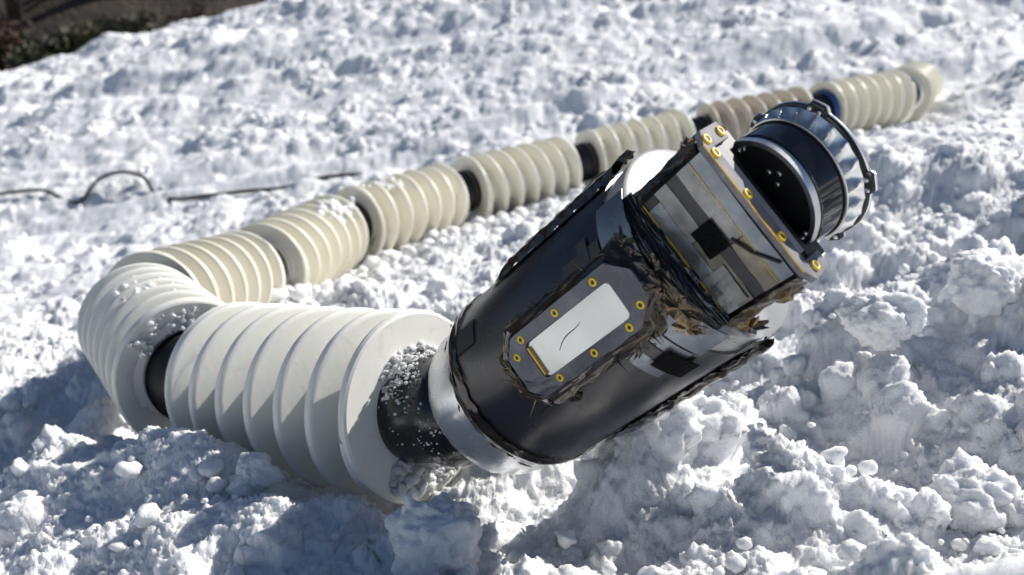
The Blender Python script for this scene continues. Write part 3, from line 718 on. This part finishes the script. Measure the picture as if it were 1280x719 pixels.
for (x, y) in ((bw - 0.008, y1 - 0.008), (0.046, y1 - 0.0055), (0.010, y1 - 0.0055), (-0.027, y1 - 0.0055), (-bw + 0.008, y1 - 0.018), (bw - 0.008, y0 + 0.0095)):
    grommet(x, y, ZH + 0.0066, bezel, 'z', 1.05); hole(x, y, ZH + 0.0066, bezel, 'z', 1.05)
headpart(MB().prism([(-bw + 0.020, ZH - 0.002), (bw - 0.016, ZH - 0.002), (bw - 0.016, ZH + 0.002), (-bw + 0.020, ZH + 0.002)], y0 + 0.013, yi - 0.0005), 'slot_plate', M['bezel_pale'], bezel, bevel=0.0005)
headpart(MB().box((0, y0 + 0.009, ZH - 0.001), (2 * bw - 0.018, 0.007, 0.004)), 'slot_shadow', M['black_matte'], bezel)  # black bar standing in for the shadow in the slot gap
headpart(MB().tube([(bw - 0.010, y1 + 0.0006, ZH + 0.006), (-bw + 0.010, y1 + 0.0006, ZH + 0.006)], 0.0007, 6), 'amber_edge', M['amber'], bezel)

# ---- turret sensor behind the bezel (its axis runs away from the viewer, local -Y)
TZ = L + 0.060
TM = HEADW @ Matrix.Translation((0.0, 0.0, TZ)) @ Matrix.Rotation(math.radians(-4), 4, 'Z') @ Matrix.Rotation(math.radians(66), 4, 'X') @ Matrix.Scale(0.93, 4)      # turret local z -> head -Y
def tur(mb, name, mat, parent, **k): return mb.build(name, M[mat], parent, TM, **k)
drum = tur(MB().lathe([(0.0, 0.004), (0.0502, 0.004), (0.0512, 0.0052), (0.0512, 0.0295), (0.050, 0.0305), (0.0, 0.0305)], 96), 'sensor_drum', 'black_gloss', robot, auto=0.5)
tur(MB().lathe([(0.0510, 0.0285), (0.0524, 0.0285), (0.0527, 0.0298), (0.0510, 0.0302)], 96), 'seal_ring', 'black_matte', drum, auto=0.5)
plate = tur(MB().lathe([(0.0, 0.0), (0.0465, 0.0), (0.0485, 0.0012), (0.0485, 0.004), (0.0, 0.0042)], 72), 'mount_plate', 'black_matte', robot, auto=0.4)
for (a, r) in ((0.95, 0.024), (1.45, 0.019), (1.30, 0.029)):
    tur(MB().lathe([(0.0, -0.0018), (0.0018, -0.0018), (0.0026, -0.0010), (0.0028, 0.0008)], 14).add([], []), 'screw_head', 'steel_dull', plate).matrix_basis = TM @ Matrix.Translation((r * math.cos(a), r * math.sin(a), 0))
# bright crescent rims with bolt tabs
def crescent(a0, a1, parent):
    mb = MB(); v = []; f = []; n = 30
    for k in range(n + 1):
        a = a0 + (a1 - a0) * k / n; e = min(1.0, min(k, n - k) / 3.0); ri = 0.0455 - 0.005 * (1 - e); ro = 0.0500 + 0.0012 * (1 - e)
        for (r, z) in ((ri, -0.0035), (ro, -0.0035), (ro, 0.003), (ri, 0.003)): v.append((r * math.cos(a), r * math.sin(a), z))
    for k in range(n):
        for q in range(4): f.append((k * 4 + q, k * 4 + (q + 1) % 4, k * 4 + 4 + (q + 1) % 4, k * 4 + 4 + q))
    f += [(0, 1, 2, 3), (n * 4 + 3, n * 4 + 2, n * 4 + 1, n * 4)]
    return tur(mb.add(v, f), 'rim', 'steel', parent, auto=0.5)
crescent(math.radians(12), math.radians(172), plate)
for a in (14, 22, 160, 169):
    a = math.radians(a); tur(MB().lathe([(0.0, -0.0052), (0.0016, -0.0052), (0.0021, -0.0044), (0.0022, -0.003)], 12), 'bolt', 'steel_dull', plate).matrix_basis = TM @ Matrix.Translation((0.0435 * math.cos(a), 0.0435 * math.sin(a), 0))
# fluted heat sink
NF = 22; sub = 16; n = NF * sub; zs = [0.0302, 0.0312, 0.0328, 0.0350, 0.0376, 0.0404, 0.0432, 0.0456, 0.0476]
v = []; f = []
for zi, z in enumerate(zs):
    t = (z - zs[0]) / (zs[-1] - zs[0])
    for k in range(n):
        th = 2 * PI * k / n; ph = (k / sub + 0.45 * t) % 1.0
        scoop = math.sin(PI * ph) ** 0.55
        r = 0.0536 + 0.0042 * min(1, t * 2.2) - 0.0100 * scoop * math.sin(PI * min(1, 0.12 + t * 0.95)) ** 0.7
        v.append((r * math.cos(th), r * math.sin(th), z))
for i in range(len(zs) - 1):
    for k in range(n): f.append((i * n + k, i * n + (k + 1) % n, (i + 1) * n + (k + 1) % n, (i + 1) * n + k))
sink = tur(MB().add(v, f), 'heat_sink', 'steel', robot, auto=0.7)
tur(MB().lathe([(0.0520, 0.0292), (0.0536, 0.0296), (0.0539, 0.0306), (0.0524, 0.0310)], 96), 'bead', 'steel', sink, auto=0.5)
# back flange with five bolted lugs
lugs = [math.radians(a) for a in (-15, 57, 129, 201, 273)]
n = 240; mb = MB(); v = []; f = []
def flr(a):
    d = min(abs((a - l + PI) % (2 * PI) - PI) for l in lugs)
    return 0.0580 + 0.0050 * float(smooth01(np.array((0.17 - d) / 0.06)))
for (k1, z) in ((0.80, 0.0462), (1.0, 0.0462), (1.0, 0.0535), (0.80, 0.0535)):
    for k in range(n):
        a = 2 * PI * k / n; r = flr(a) if k1 == 1.0 else 0.046
        v.append((r * math.cos(a), r * math.sin(a), z))
for i in range(4):
    j = (i + 1) % 4
    for k in range(n): f.append((i * n + k, i * n + (k + 1) % n, j * n + (k + 1) % n, j * n + k))
flange = tur(mb.add(v, f), 'back_flange', 'black_matte', robot, bevel=0.0006, auto=0.5)
v = []; f = []
for (dr, z) in ((0.0003, 0.0508), (0.0008, 0.0514), (0.0008, 0.0530), (0.0002, 0.0537)):
    for k in range(n):
        a = 2 * PI * k / n; r = flr(a) + dr; v.append((r * math.cos(a), r * math.sin(a), z))
for i in range(3):
    for k in range(n): f.append((i * n + k, i * n + (k + 1) % n, (i + 1) * n + (k + 1) % n, (i + 1) * n + k))
tur(MB().add(v, f), 'bright_edge', 'steel', flange, auto=0.5)
tur(MB().lathe([(0.0, 0.0550), (0.050, 0.0550), (0.053, 0.0535)], 64), 'end_lid', 'black_matte', flange, auto=0.5)
for l in lugs:
    for da in (-0.075, 0.075):
        tur(MB().lathe([(0.0, 0.0440), (0.0014, 0.0440), (0.0019, 0.0448), (0.0020, 0.0465)], 12), 'bolt', 'steel', flange).matrix_basis = TM @ Matrix.Translation((0.0598 * math.cos(l + da), 0.0598 * math.sin(l + da), 0))
# bracket from the housing to the turret
mb = MB().box((0.0, 0.0085, L + 0.035), (0.092, 0.026, 0.030)).box((-0.050, 0.012, L + 0.052), (0.014, 0.022, 0.036)).box((0.050, 0.012, L + 0.052), (0.014, 0.022, 0.034))
headpart(mb, 'turret_bracket', M['black_matte'], robot, bevel=0.001)

# ------------------------------------------------------------------ loose snow
def clod_variant(seed, sub=3, rough=0.3):
    bm = bmesh.new(); bmesh.ops.create_icosphere(bm, subdivisions=sub, radius=1)
    rs = np.random.default_rng(seed); c = rs.normal(size=(16, 3)); c /= np.linalg.norm(c, axis=1)[:, None]; rad = rs.uniform(0.35, 0.8, 16)
    vv = np.array([v.co[:] for v in bm.verts]); ff = np.array([[v.index for v in q.verts] for q in bm.faces])
    bm.free()
    d = np.linalg.norm(vv[:, None] - c[None], axis=2) / rad[None]
    hgt = (np.clip(1 - d * d, 0, None) ** 0.5 * rad[None]).max(1)
    r = 0.72 + rough * 1.3 * hgt + 0.10 * np.sin(vv @ rs.normal(size=3) * 4 + 1) + 0.035 * rs.normal(size=len(vv))
    vv = vv * r[:, None] * rs.uniform(0.75, 1.15, 3)[None]
    return vv, ff
VAR = [clod_variant(s, 3) for s in range(8)]; VARL = [clod_variant(s + 40, 2) for s in range(8)]
VARXL = [clod_variant(s + 90, 1) for s in range(6)]
def rotm(rs):
    q = rs.normal(size=4); q /= np.linalg.norm(q); w, x, y, z = q
    return np.array([[1 - 2 * (y * y + z * z), 2 * (x * y - z * w), 2 * (x * z + y * w)], [2 * (x * y + z * w), 1 - 2 * (x * x + z * z), 2 * (y * z - x * w)], [2 * (x * z - y * w), 2 * (y * z + x * w), 1 - 2 * (x * x + y * y)]])
def scatter(name, P, S, rs, variants, label, sink=0.3):
    V = []; F = []; b = 0
    for p, s in zip(P, S):
        vv, ff = variants[rs.integers(len(variants))]; q = (vv @ rotm(rs).T) * s; q[:, 2] *= 0.85
        V.append(q + p[None]); F.append(ff + b); b += len(vv)
    o = obj(name, fast_mesh(name, np.vstack(V), np.vstack(F)), M['snow']); tag(o, label, 'snow', kind='stuff'); return o
rs = np.random.default_rng(3)
def clear_of_robot(x, y, m):
    d, c, t, s = path_dist(x, y); return d > m
# near clods
n = 900
r_ = 0.64 * (2.1 / 0.64) ** rs.random(n); a_ = rs.uniform(-0.58, 0.58, n); x = r_ * np.sin(a_); y = r_ * np.cos(a_)
keep = clear_of_robot(x, y, 0.15) & (vnoise(x * 6, y * 6, 77) > 0.38)
hb = np.array([wb.x, wb.y]);
x, y = x[keep], y[keep]; s = 0.0035 + 0.013 * rs.random(len(x)) ** 3.0
z = ground_h(x, y) - s * 0.25
big = s > 0.010
P = np.stack([x, y, z], 1)
scatter('snow_clods', P[big], s[big], rs, VAR, 'loose snow clods scattered over the near snow')
scatter('snow_crumbs', P[~big], s[~big], rs, VARL, 'small snow crumbs scattered over the near snow')
n = 4500
r_ = 1.9 * (9.0 / 1.9) ** rs.random(n); a_ = rs.uniform(-0.58, 0.58, n); x = r_ * np.sin(a_); y = r_ * np.cos(a_)
keep = clear_of_robot(x, y, 0.16) & (vnoise(x * 1.6, y * 2.4, 78) > 0.48); x, y = x[keep], y[keep]
s = (0.005 + 0.015 * rs.random(len(x)) ** 2.5) * np.clip(np.hypot(x, y) / 3.0, 0.8, 1.7)
scatter('far_snow_clods', np.stack([x, y, ground_h(x, y) + s * 0.2], 1), s, rs, VARXL + VARL[:2], 'snow clods strewn over the far bank')

n = 520
ti = rs.integers(2, 9, n); tt_ = rs.random(n); P = []
for k in range(n):
    a, b = J[ti[k]], J[ti[k] + 1]; p = a.lerp(b, float(tt_[k])); d = (b - a); nn = Vector((d.y, -d.x, 0)).normalized()
    if nn.y > 0: nn = -nn
    P.append((p + nn * float(0.075 + 0.13 * rs.random() ** 1.3))[:])
P = np.array(P); S = 0.008 + 0.020 * rs.random(n) ** 2; P[:, 2] = ground_h(P[:, 0], P[:, 1]) + S * 0.1
scatter('bank_clods', P, S, rs, VARL, 'snow clods heaped along the near side of the robot')
# snow sticking to the robot
def stuck(name, pts, smin, smax, label, seed):
    r2 = np.random.default_rng(seed); P = np.array([p[:] for p in pts]); S = smin + (smax - smin) * r2.random(len(P)) ** 2
    return scatter(name, P, S, r2, VARXL if smax < 0.003 else VARL, label)
def surf_pts(p, d, r, n, a0, a1, z0, z1, seed, up=Vector((0, 0, 1))):
    """points on a drum about axis d: angles from straight up towards the viewer's side"""
    q = random.Random(seed); e1 = (up - d * up.dot(d)).normalized(); e2 = d.cross(e1); out = []
    if e2.y > 0: e2 = -e2
    for _ in range(n):
        a = math.radians(q.gauss((a0 + a1) / 2, (a1 - a0) / 4)); z = q.gauss((z0 + z1) / 2, (z1 - z0) / 4)
        out.append(p + d * z + (e1 * math.cos(a) + e2 * math.sin(a)) * r)
    return out
def disc_pts(p, d, n, r0, r1, a0, a1, seed, off):
    q = random.Random(seed); up = Vector((0, 0, 1)); e1 = (up - d * up.dot(d)).normalized(); e2 = d.cross(e1); out = []
    if e2.x < 0: e2 = -e2
    for _ in range(n):
        a = math.radians(q.uniform(a0, a1)); r = math.sqrt(q.uniform(r0 * r0, r1 * r1))
        out.append(p + d * (off + q.uniform(-.001, .003)) + (e1 * math.cos(a) + e2 * math.sin(a)) * r)
    return out
cl_ = []
for k, c_ in enumerate(surf_pts(J[0], S1dir, 0.0555, 16, -15, 80, 0.000, 0.045, 1)):
    q_ = random.Random(k); sp = q_.uniform(0.003, 0.009)
    for _ in range(45): cl_.append(c_ + Vector((q_.gauss(0, sp), q_.gauss(0, sp), q_.gauss(0, sp))))
nd_ = S1dir; cl_ = [p for p in cl_ if 0.0545 < ((p - J[0]) - nd_ * (p - J[0]).dot(nd_)).length < 0.0605 and (p - J[0]).dot(nd_) > 0.0]
stuck('clinging_snow', cl_, 0.0006, 0.0026, 'crumbly snow stuck on the black neck tube', 1)
stuck('clinging_snow', disc_pts(J[0], S1dir, 500, 0.055, 0.088, 95, 215, 2, 0.005) + disc_pts(J[0], S1dir, 160, 0.055, 0.064, -50, 100, 3, 0.004), 0.001, 0.0065, 'snow packed on the front screw disc around the neck', 2)
r5 = np.random.default_rng(50); PP = surf_pts(J[0], S1dir, 0.0515, 70, -12, 62, -0.002, 0.022, 15) + disc_pts(J[0], S1dir, 130, 0.058, 0.086, 110, 215, 16, 0.002)
tag(scatter('clinging_snow', np.array([p[:] for p in PP]), np.concatenate([r5.uniform(0.006, 0.010, 70), r5.uniform(0.006, 0.013, 130)]), r5, VAR, 'x'), 'wet snow mass packed between the front disc and the neck', 'snow', kind='stuff')
stuck('clinging_snow', surf_pts(J[0], S1dir, 0.0565, 60, 60, 140, 0.03, 0.11, 5), 0.0008, 0.0022, 'specks of snow on the lower side of the black neck tube', 3)
d2 = (J[2] - J[1]).normalized(); a2 = J[1] + d2 * 0.014
stuck('clinging_snow', disc_pts(a2, -d2, 90, 0.060, 0.090, -60, 40, 6, 0.005), 0.0015, 0.0055, 'snow crumbs on the end disc of the bent second screw', 4)
stuck('clinging_snow', surf_pts(a2, d2, 0.094, 26, -10, 60, 0.10, 0.26, 7), 0.003, 0.008, 'snow bits caught in the grooves of the second screw', 5)
d4 = (J[4] - J[3]).normalized()
stuck('clinging_snow', surf_pts(J[3], d4, 0.092, 70, 0, 60, 0.24, 0.40, 8), 0.005, 0.014, 'snow lying in the grooves of the fourth screw', 6)
d5 = (J[5] - J[4]).normalized()
stuck('clinging_snow', surf_pts(J[4], d5, 0.094, 30, -20, 40, 0.08, 0.20, 9), 0.005, 0.012, 'snow lying in the grooves of the fifth screw', 7)

# single blocks of snow that stand out
def block(px, d, size, squash, seed, label, yaw=0.0, lift=0.0):
    x = (px - 640) / FP * d; y = d; z = float(ground_h(np.array([x]), np.array([y]))[0])
    bm = bmesh.new(); bmesh.ops.create_icosphere(bm, subdivisions=5, radius=1)
    vv = np.array([v.co[:] for v in bm.verts]); ff = np.array([[v.index for v in q.verts] for q in bm.faces]); bm.free()
    r2 = np.random.default_rng(seed)
    p = 2.6; vv = vv / (np.abs(vv) ** p).sum(1)[:, None] ** (1 / p)          # rounded block
    for s_, amp, m in ((1.6, 0.16, 1), (4, 0.10, 2), (9, 0.03, 3)):
        q = vv * s_ + r2.uniform(-9, 9, 3)[None]
        nn = (vnoise(q[:, 0] + 0.7 * q[:, 2], q[:, 1] - 0.4 * q[:, 2], seed + m) + vnoise(q[:, 2] + 31, q[:, 0] * 0.6 + q[:, 1], seed + m + 7) - 1)
        vv = vv * (1 + amp * nn)[:, None]
    vv = vv * np.array(squash)[None] * size
    un = vv / np.linalg.norm(vv, axis=1)[:, None]; q = vv + r2.uniform(0, 3, 3)[None]
    vv = vv + un * (lumps3(q + 0.02 * np.sin(q[:, [1, 2, 0]] * 70), 0.026, seed, 0.5, 0.3, 0.8) * 0.5 + lumps3(q, 0.011, seed + 3, 0.5, 0.3, 0.85) * 0.65 + 0.0009 * r2.normal(size=len(vv)) + 0.010 * fbm(q[:, 0] * 110 + q[:, 2] * 60, q[:, 1] * 110 + q[:, 2] * 70, seed, 3))[:, None]
    o = obj('snow_block', fast_mesh('snow_block', vv, ff), M['snow'], None, Matrix.Translation((x, y, z + lift)) @ Matrix.Rotation(yaw, 4, 'Z') @ Matrix.Rotation(0.25, 4, 'X'))
    tag(o, label, 'snow block', 'broken snow blocks in front of the robot')
block(1118, 1.03, 0.036, (1.0, 0.8, 0.62), 3, 'squarish snow block with an undercut lower edge, on the slope beside the sensor head', 0.4, 0.035)
block(1262, 0.80, 0.034, (1.0, 0.9, 1.0), 5, 'rounded bright snow block at the low end of the dark hollow', 0.9, 0.0)
block(535, 0.775, 0.034, (0.95, 0.8, 1.25), 8, 'upright snow block standing below the black neck tube', 0.2, 0.02)
block(290, 0.93, 0.022, (0.8, 0.7, 1.0), 12, 'small snow block leaning in front of the first screw', 0.5, 0.004)
block(1245, 1.10, 0.040, (1.0, 0.8, 0.8), 15, 'large snow lump crowning the mound above the hollow', 1.2, 0.03)

# ------------------------------------------------------------------ black tether half buried behind
def img_ground(px, py):
    d = 1.0
    a = PITCH + math.atan((py - 360) / FP)
    for _ in range(60):
        x = (px - 640) / FP * d / math.cos(PITCH) * math.cos(PITCH); z = float(ground_h(np.array([x]), np.array([d]))[0]); d = 0.5 * d + 0.5 * max(0.5, (CAM_H - z) / math.tan(a))
    return Vector(((px - 640) / FP * d / math.cos(a), d, z))
ctl = [(-90, 252, .0), (-20, 248, .012), (45, 241, .010), (72, 245, -.012), (95, 252, -.004), (120, 236, .035), (150, 229, .05), (178, 232, .035), (190, 240, .0), (215, 249, .0), (260, 245, .002), (315, 238, .0), (355, 230, -.012), (400, 221, -.004), (440, 218, .002), (470, 216, -.02), (500, 214, -.10)]
cp = []
for px, py, up in ctl:
    a = PITCH + math.atan((py - 360) / FP); d = 2.8
    for _ in range(40):
        x = (px - 640) / FP * d; gz_ = float(ground_h(x + np.linspace(-.08, .08, 5)[:, None] + np.zeros((1, 5)), d + np.linspace(-.08, .08, 5)[None, :] + np.zeros((5, 1))).mean())
        d = 0.6 * d + 0.4 * min(6.0, (CAM_H - gz_ - 0.014) / math.tan(a))
    d *= 1 + up * 0.0
    x = (px - 640) / FP * d; gg = ground_h(x + np.linspace(-.06, .06, 5)[:, None] + np.zeros((1, 5)), d + np.linspace(-.06, .06, 5)[None, :] + np.zeros((5, 1)))
    cp.append(Vector((x, d, float(gg.mean()) + 0.014 + up)))
pts = []
for i in range(len(cp) - 1):
    a0 = cp[max(i - 1, 0)]; a1 = cp[i]; a2_ = cp[i + 1]; a3 = cp[min(i + 2, len(cp) - 1)]
    for t in np.linspace(0, 1, 8, endpoint=False):
        pts.append(0.5 * ((2 * a1) + (a2_ - a0) * t + (2 * a0 - 5 * a1 + 4 * a2_ - a3) * t * t + (3 * a1 - a0 - 3 * a2_ + a3) * t ** 3))
cab = MB().tube(pts, 0.0085, 10).build('tether_cable', M['cable'], None, None, smooth=True)
tag(cab, 'black cable half buried in the snow behind the robot, arching up in one loop', 'cable')

# ------------------------------------------------------------------ dark wood beyond the bank
m, nt, b = new_mat('leaf_litter'); setp(b, rough=0.9)
n_ = noise(nt, 1.6, 8, 0.7); r_c = ramp(nt, n_.outputs[0], [(0.3, (0.018, 0.014, 0.011)), (0.5, (0.045, 0.033, 0.024)), (0.72, (0.085, 0.066, 0.048))]); nt.links.new(r_c.outputs[0], b.inputs['Base Color'])
bump(nt, b, noise(nt, 9, 6).outputs[0], 0.8, 0.1); M['litter'] = m
M['bark'] = simple('bark', (0.05, 0.04, 0.032), 0.9, 0, 6, 0.4, 0.8, 0.03, 14)
M['leaf_dark'] = simple('dark_leaves', (0.035, 0.04, 0.018), 0.7, 0, 3, 0.4)
M['leaf_olive'] = simple('olive_leaves', (0.05, 0.046, 0.018), 0.7, 0, 3, 0.4)
M['leaf_brown'] = simple('dry_leaves', (0.075, 0.045, 0.03), 0.8, 0, 3, 0.4)
M['rock'] = simple('grey_rock', (0.22, 0.22, 0.22), 0.85, 0, 4, 0.3, 0.6, 0.05, 8)
hx0, hx1, hy0, hy1 = -36.0, 4.0, 14.0, 42.0
nx, ny = 120, 90
X, Y = np.meshgrid(np.linspace(hx0, hx1, nx), np.linspace(hy0, hy1, ny))
def hill_h(x, y): return -0.6 + smooth01((y - 14) / 24) * 13 + 0.9 * fbm(x * 0.5, y * 0.5, 7, 4)
Z = hill_h(X, Y)
Z[0] -= 1.5
ii, kk = np.meshgrid(np.arange(ny - 1), np.arange(nx - 1), indexing='ij')
hf_ = np.stack([ii * nx + kk, ii * nx + kk + 1, (ii + 1) * nx + kk + 1, (ii + 1) * nx + kk], -1).reshape(-1, 4)
hill = obj('wooded_hillside', fast_mesh('wooded_hillside', np.stack([X, Y, Z], -1).reshape(-1, 3), hf_), M['litter']); hill['kind'] = 'structure'
def foliage(name, n, rad, size, mat, parent, Mw, seed, hollow=0.35):
    r2 = np.random.default_rng(seed); cl = r2.normal(size=(14, 3)); cl /= np.linalg.norm(cl, axis=1)[:, None]; cl *= r2.uniform(0.35, 0.85, 14)[:, None]
    k = r2.integers(14, size=n); p = cl[k] + r2.normal(size=(n, 3)) * 0.20; p *= np.array(rad)[None]
    a = r2.normal(size=(n, 3)); a /= np.linalg.norm(a, axis=1)[:, None]; bb = np.cross(a, r2.normal(size=(n, 3))); bb /= np.linalg.norm(bb, axis=1)[:, None]
    s = size * r2.uniform(0.6, 1.3, n)[:, None]
    v = np.stack([p - a * s, p + bb * s * 0.45, p + a * s, p - bb * s * 0.45], 1).reshape(-1, 3); f = np.arange(4 * n).reshape(-1, 4)
    return obj(name, fast_mesh(name, v, f, False), mat, parent, Mw)
def tree(px, y, h, r, seed, leaf, label):
    x = (px - 640) / FP * y / math.cos(PITCH); z = float(hill_h(np.array([x]), np.array([y]))[0]) - 0.1; q = random.Random(seed)
    t = bpy.data.objects.new('tree', None); link(t, None, Matrix.Translation((x, y, z))); tag(t, label, 'tree', 'trees in the dark wood beyond the bank')
    pts = [(0, 0, 0)]
    for k in range(1, 7): pts.append((pts[-1][0] + q.uniform(-.12, .12), pts[-1][1] + q.uniform(-.12, .12), h * k / 6))
    mb = MB().tube(pts, [r * (1 - 0.12 * k) for k in range(7)], 9)
    for k in range(9):
        i = q.randint(2, 5); p = Vector(pts[i]); a = q.uniform(0, 6.28); e = p + Vector((math.cos(a), math.sin(a), 0.6)) * q.uniform(0.5, 1.3)
        mb.tube([p, (p + e) / 2 + Vector((0, 0, .1)), e], [r * 0.35, r * 0.22, r * 0.08], 6)
    Mw = WM[t]; mb.build('trunk', M['bark'], t, Mw, smooth=True)
    foliage('crown', 1500, (h * 0.33, h * 0.33, h * 0.34), 0.13, M[leaf], t, Mw @ Matrix.Translation((0, 0, h * 0.78)), seed)
for k, (px, y, h, r, leaf, lb) in enumerate(((60, 19, 5.0, .14, 'leaf_dark', 'dark trunk rising at the foot of the wooded hillside'), (150, 22, 5.5, .15, 'leaf_brown', 'brown leaved tree standing in the dark wood'), (235, 20, 4.6, .12, 'leaf_dark', 'dark green tree in the wood close behind the snow bank'), (-30, 21, 5, .15, 'leaf_brown', 'brown tree where the wood meets the grey rock'), (320, 24, 5, .13, 'leaf_dark', 'dark tree behind the highest stretch of the snow bank'))):
    tree(px, y, h, r, 100 + k, leaf, lb)
def shrub(px, y, rad, seed, leaf, label):
    x = (px - 640) / FP * y / math.cos(PITCH); z = float(hill_h(np.array([x]), np.array([y]))[0]); q = random.Random(seed)
    t = bpy.data.objects.new('shrub', None); link(t, None, Matrix.Translation((x, y, z))); tag(t, label, 'shrub', 'shrubs at the edge of the wood')
    mb = MB()
    for k in range(7):
        a = q.uniform(0, 6.28); mb.tube([(0, 0, -.1), (math.cos(a) * rad * .3, math.sin(a) * rad * .3, rad * .6), (math.cos(a) * rad * .7, math.sin(a) * rad * .7, rad * 1.1)], [.03, .02, .008], 6)
    mb.build('stems', M['bark'], t, WM[t]); foliage('foliage', 1300, (rad, rad, rad * .8), 0.07, M[leaf], t, WM[t] @ Matrix.Translation((0, 0, rad * .75)), seed)
for k, (px, y, rad, leaf, lb) in enumerate(((130, 16.2, .55, 'leaf_olive', 'olive green shrub at the edge of the dark wood'), (30, 16.5, .7, 'leaf_brown', 'reddish brown shrub above the grey rock'), (85, 15.6, .5, 'leaf_dark', 'low dark shrub behind the snow bank'), (190, 16.0, .6, 'leaf_dark', 'dark shrub beside the olive shrub'), (260, 16.8, .6, 'leaf_brown', 'dry brown shrub behind the rising snow bank'), (-40, 15.5, .6, 'leaf_dark', 'dark shrub next to the grey rock'))):
    shrub(px, y, rad, 200 + k, leaf, lb)
vv, ff = clod_variant(77, 4); x = (25 - 640) / FP * 15.2; z = float(hill_h(np.array([x]), np.array([15.2]))[0])
rk = obj('rock', fast_mesh('rock', vv * np.array([0.55, 0.4, 0.32]), ff), M['rock'], None, Matrix.Translation((x, 15.2, z + 0.15)))
tag(rk, 'pale grey rock at the foot of the dark wood', 'rock')
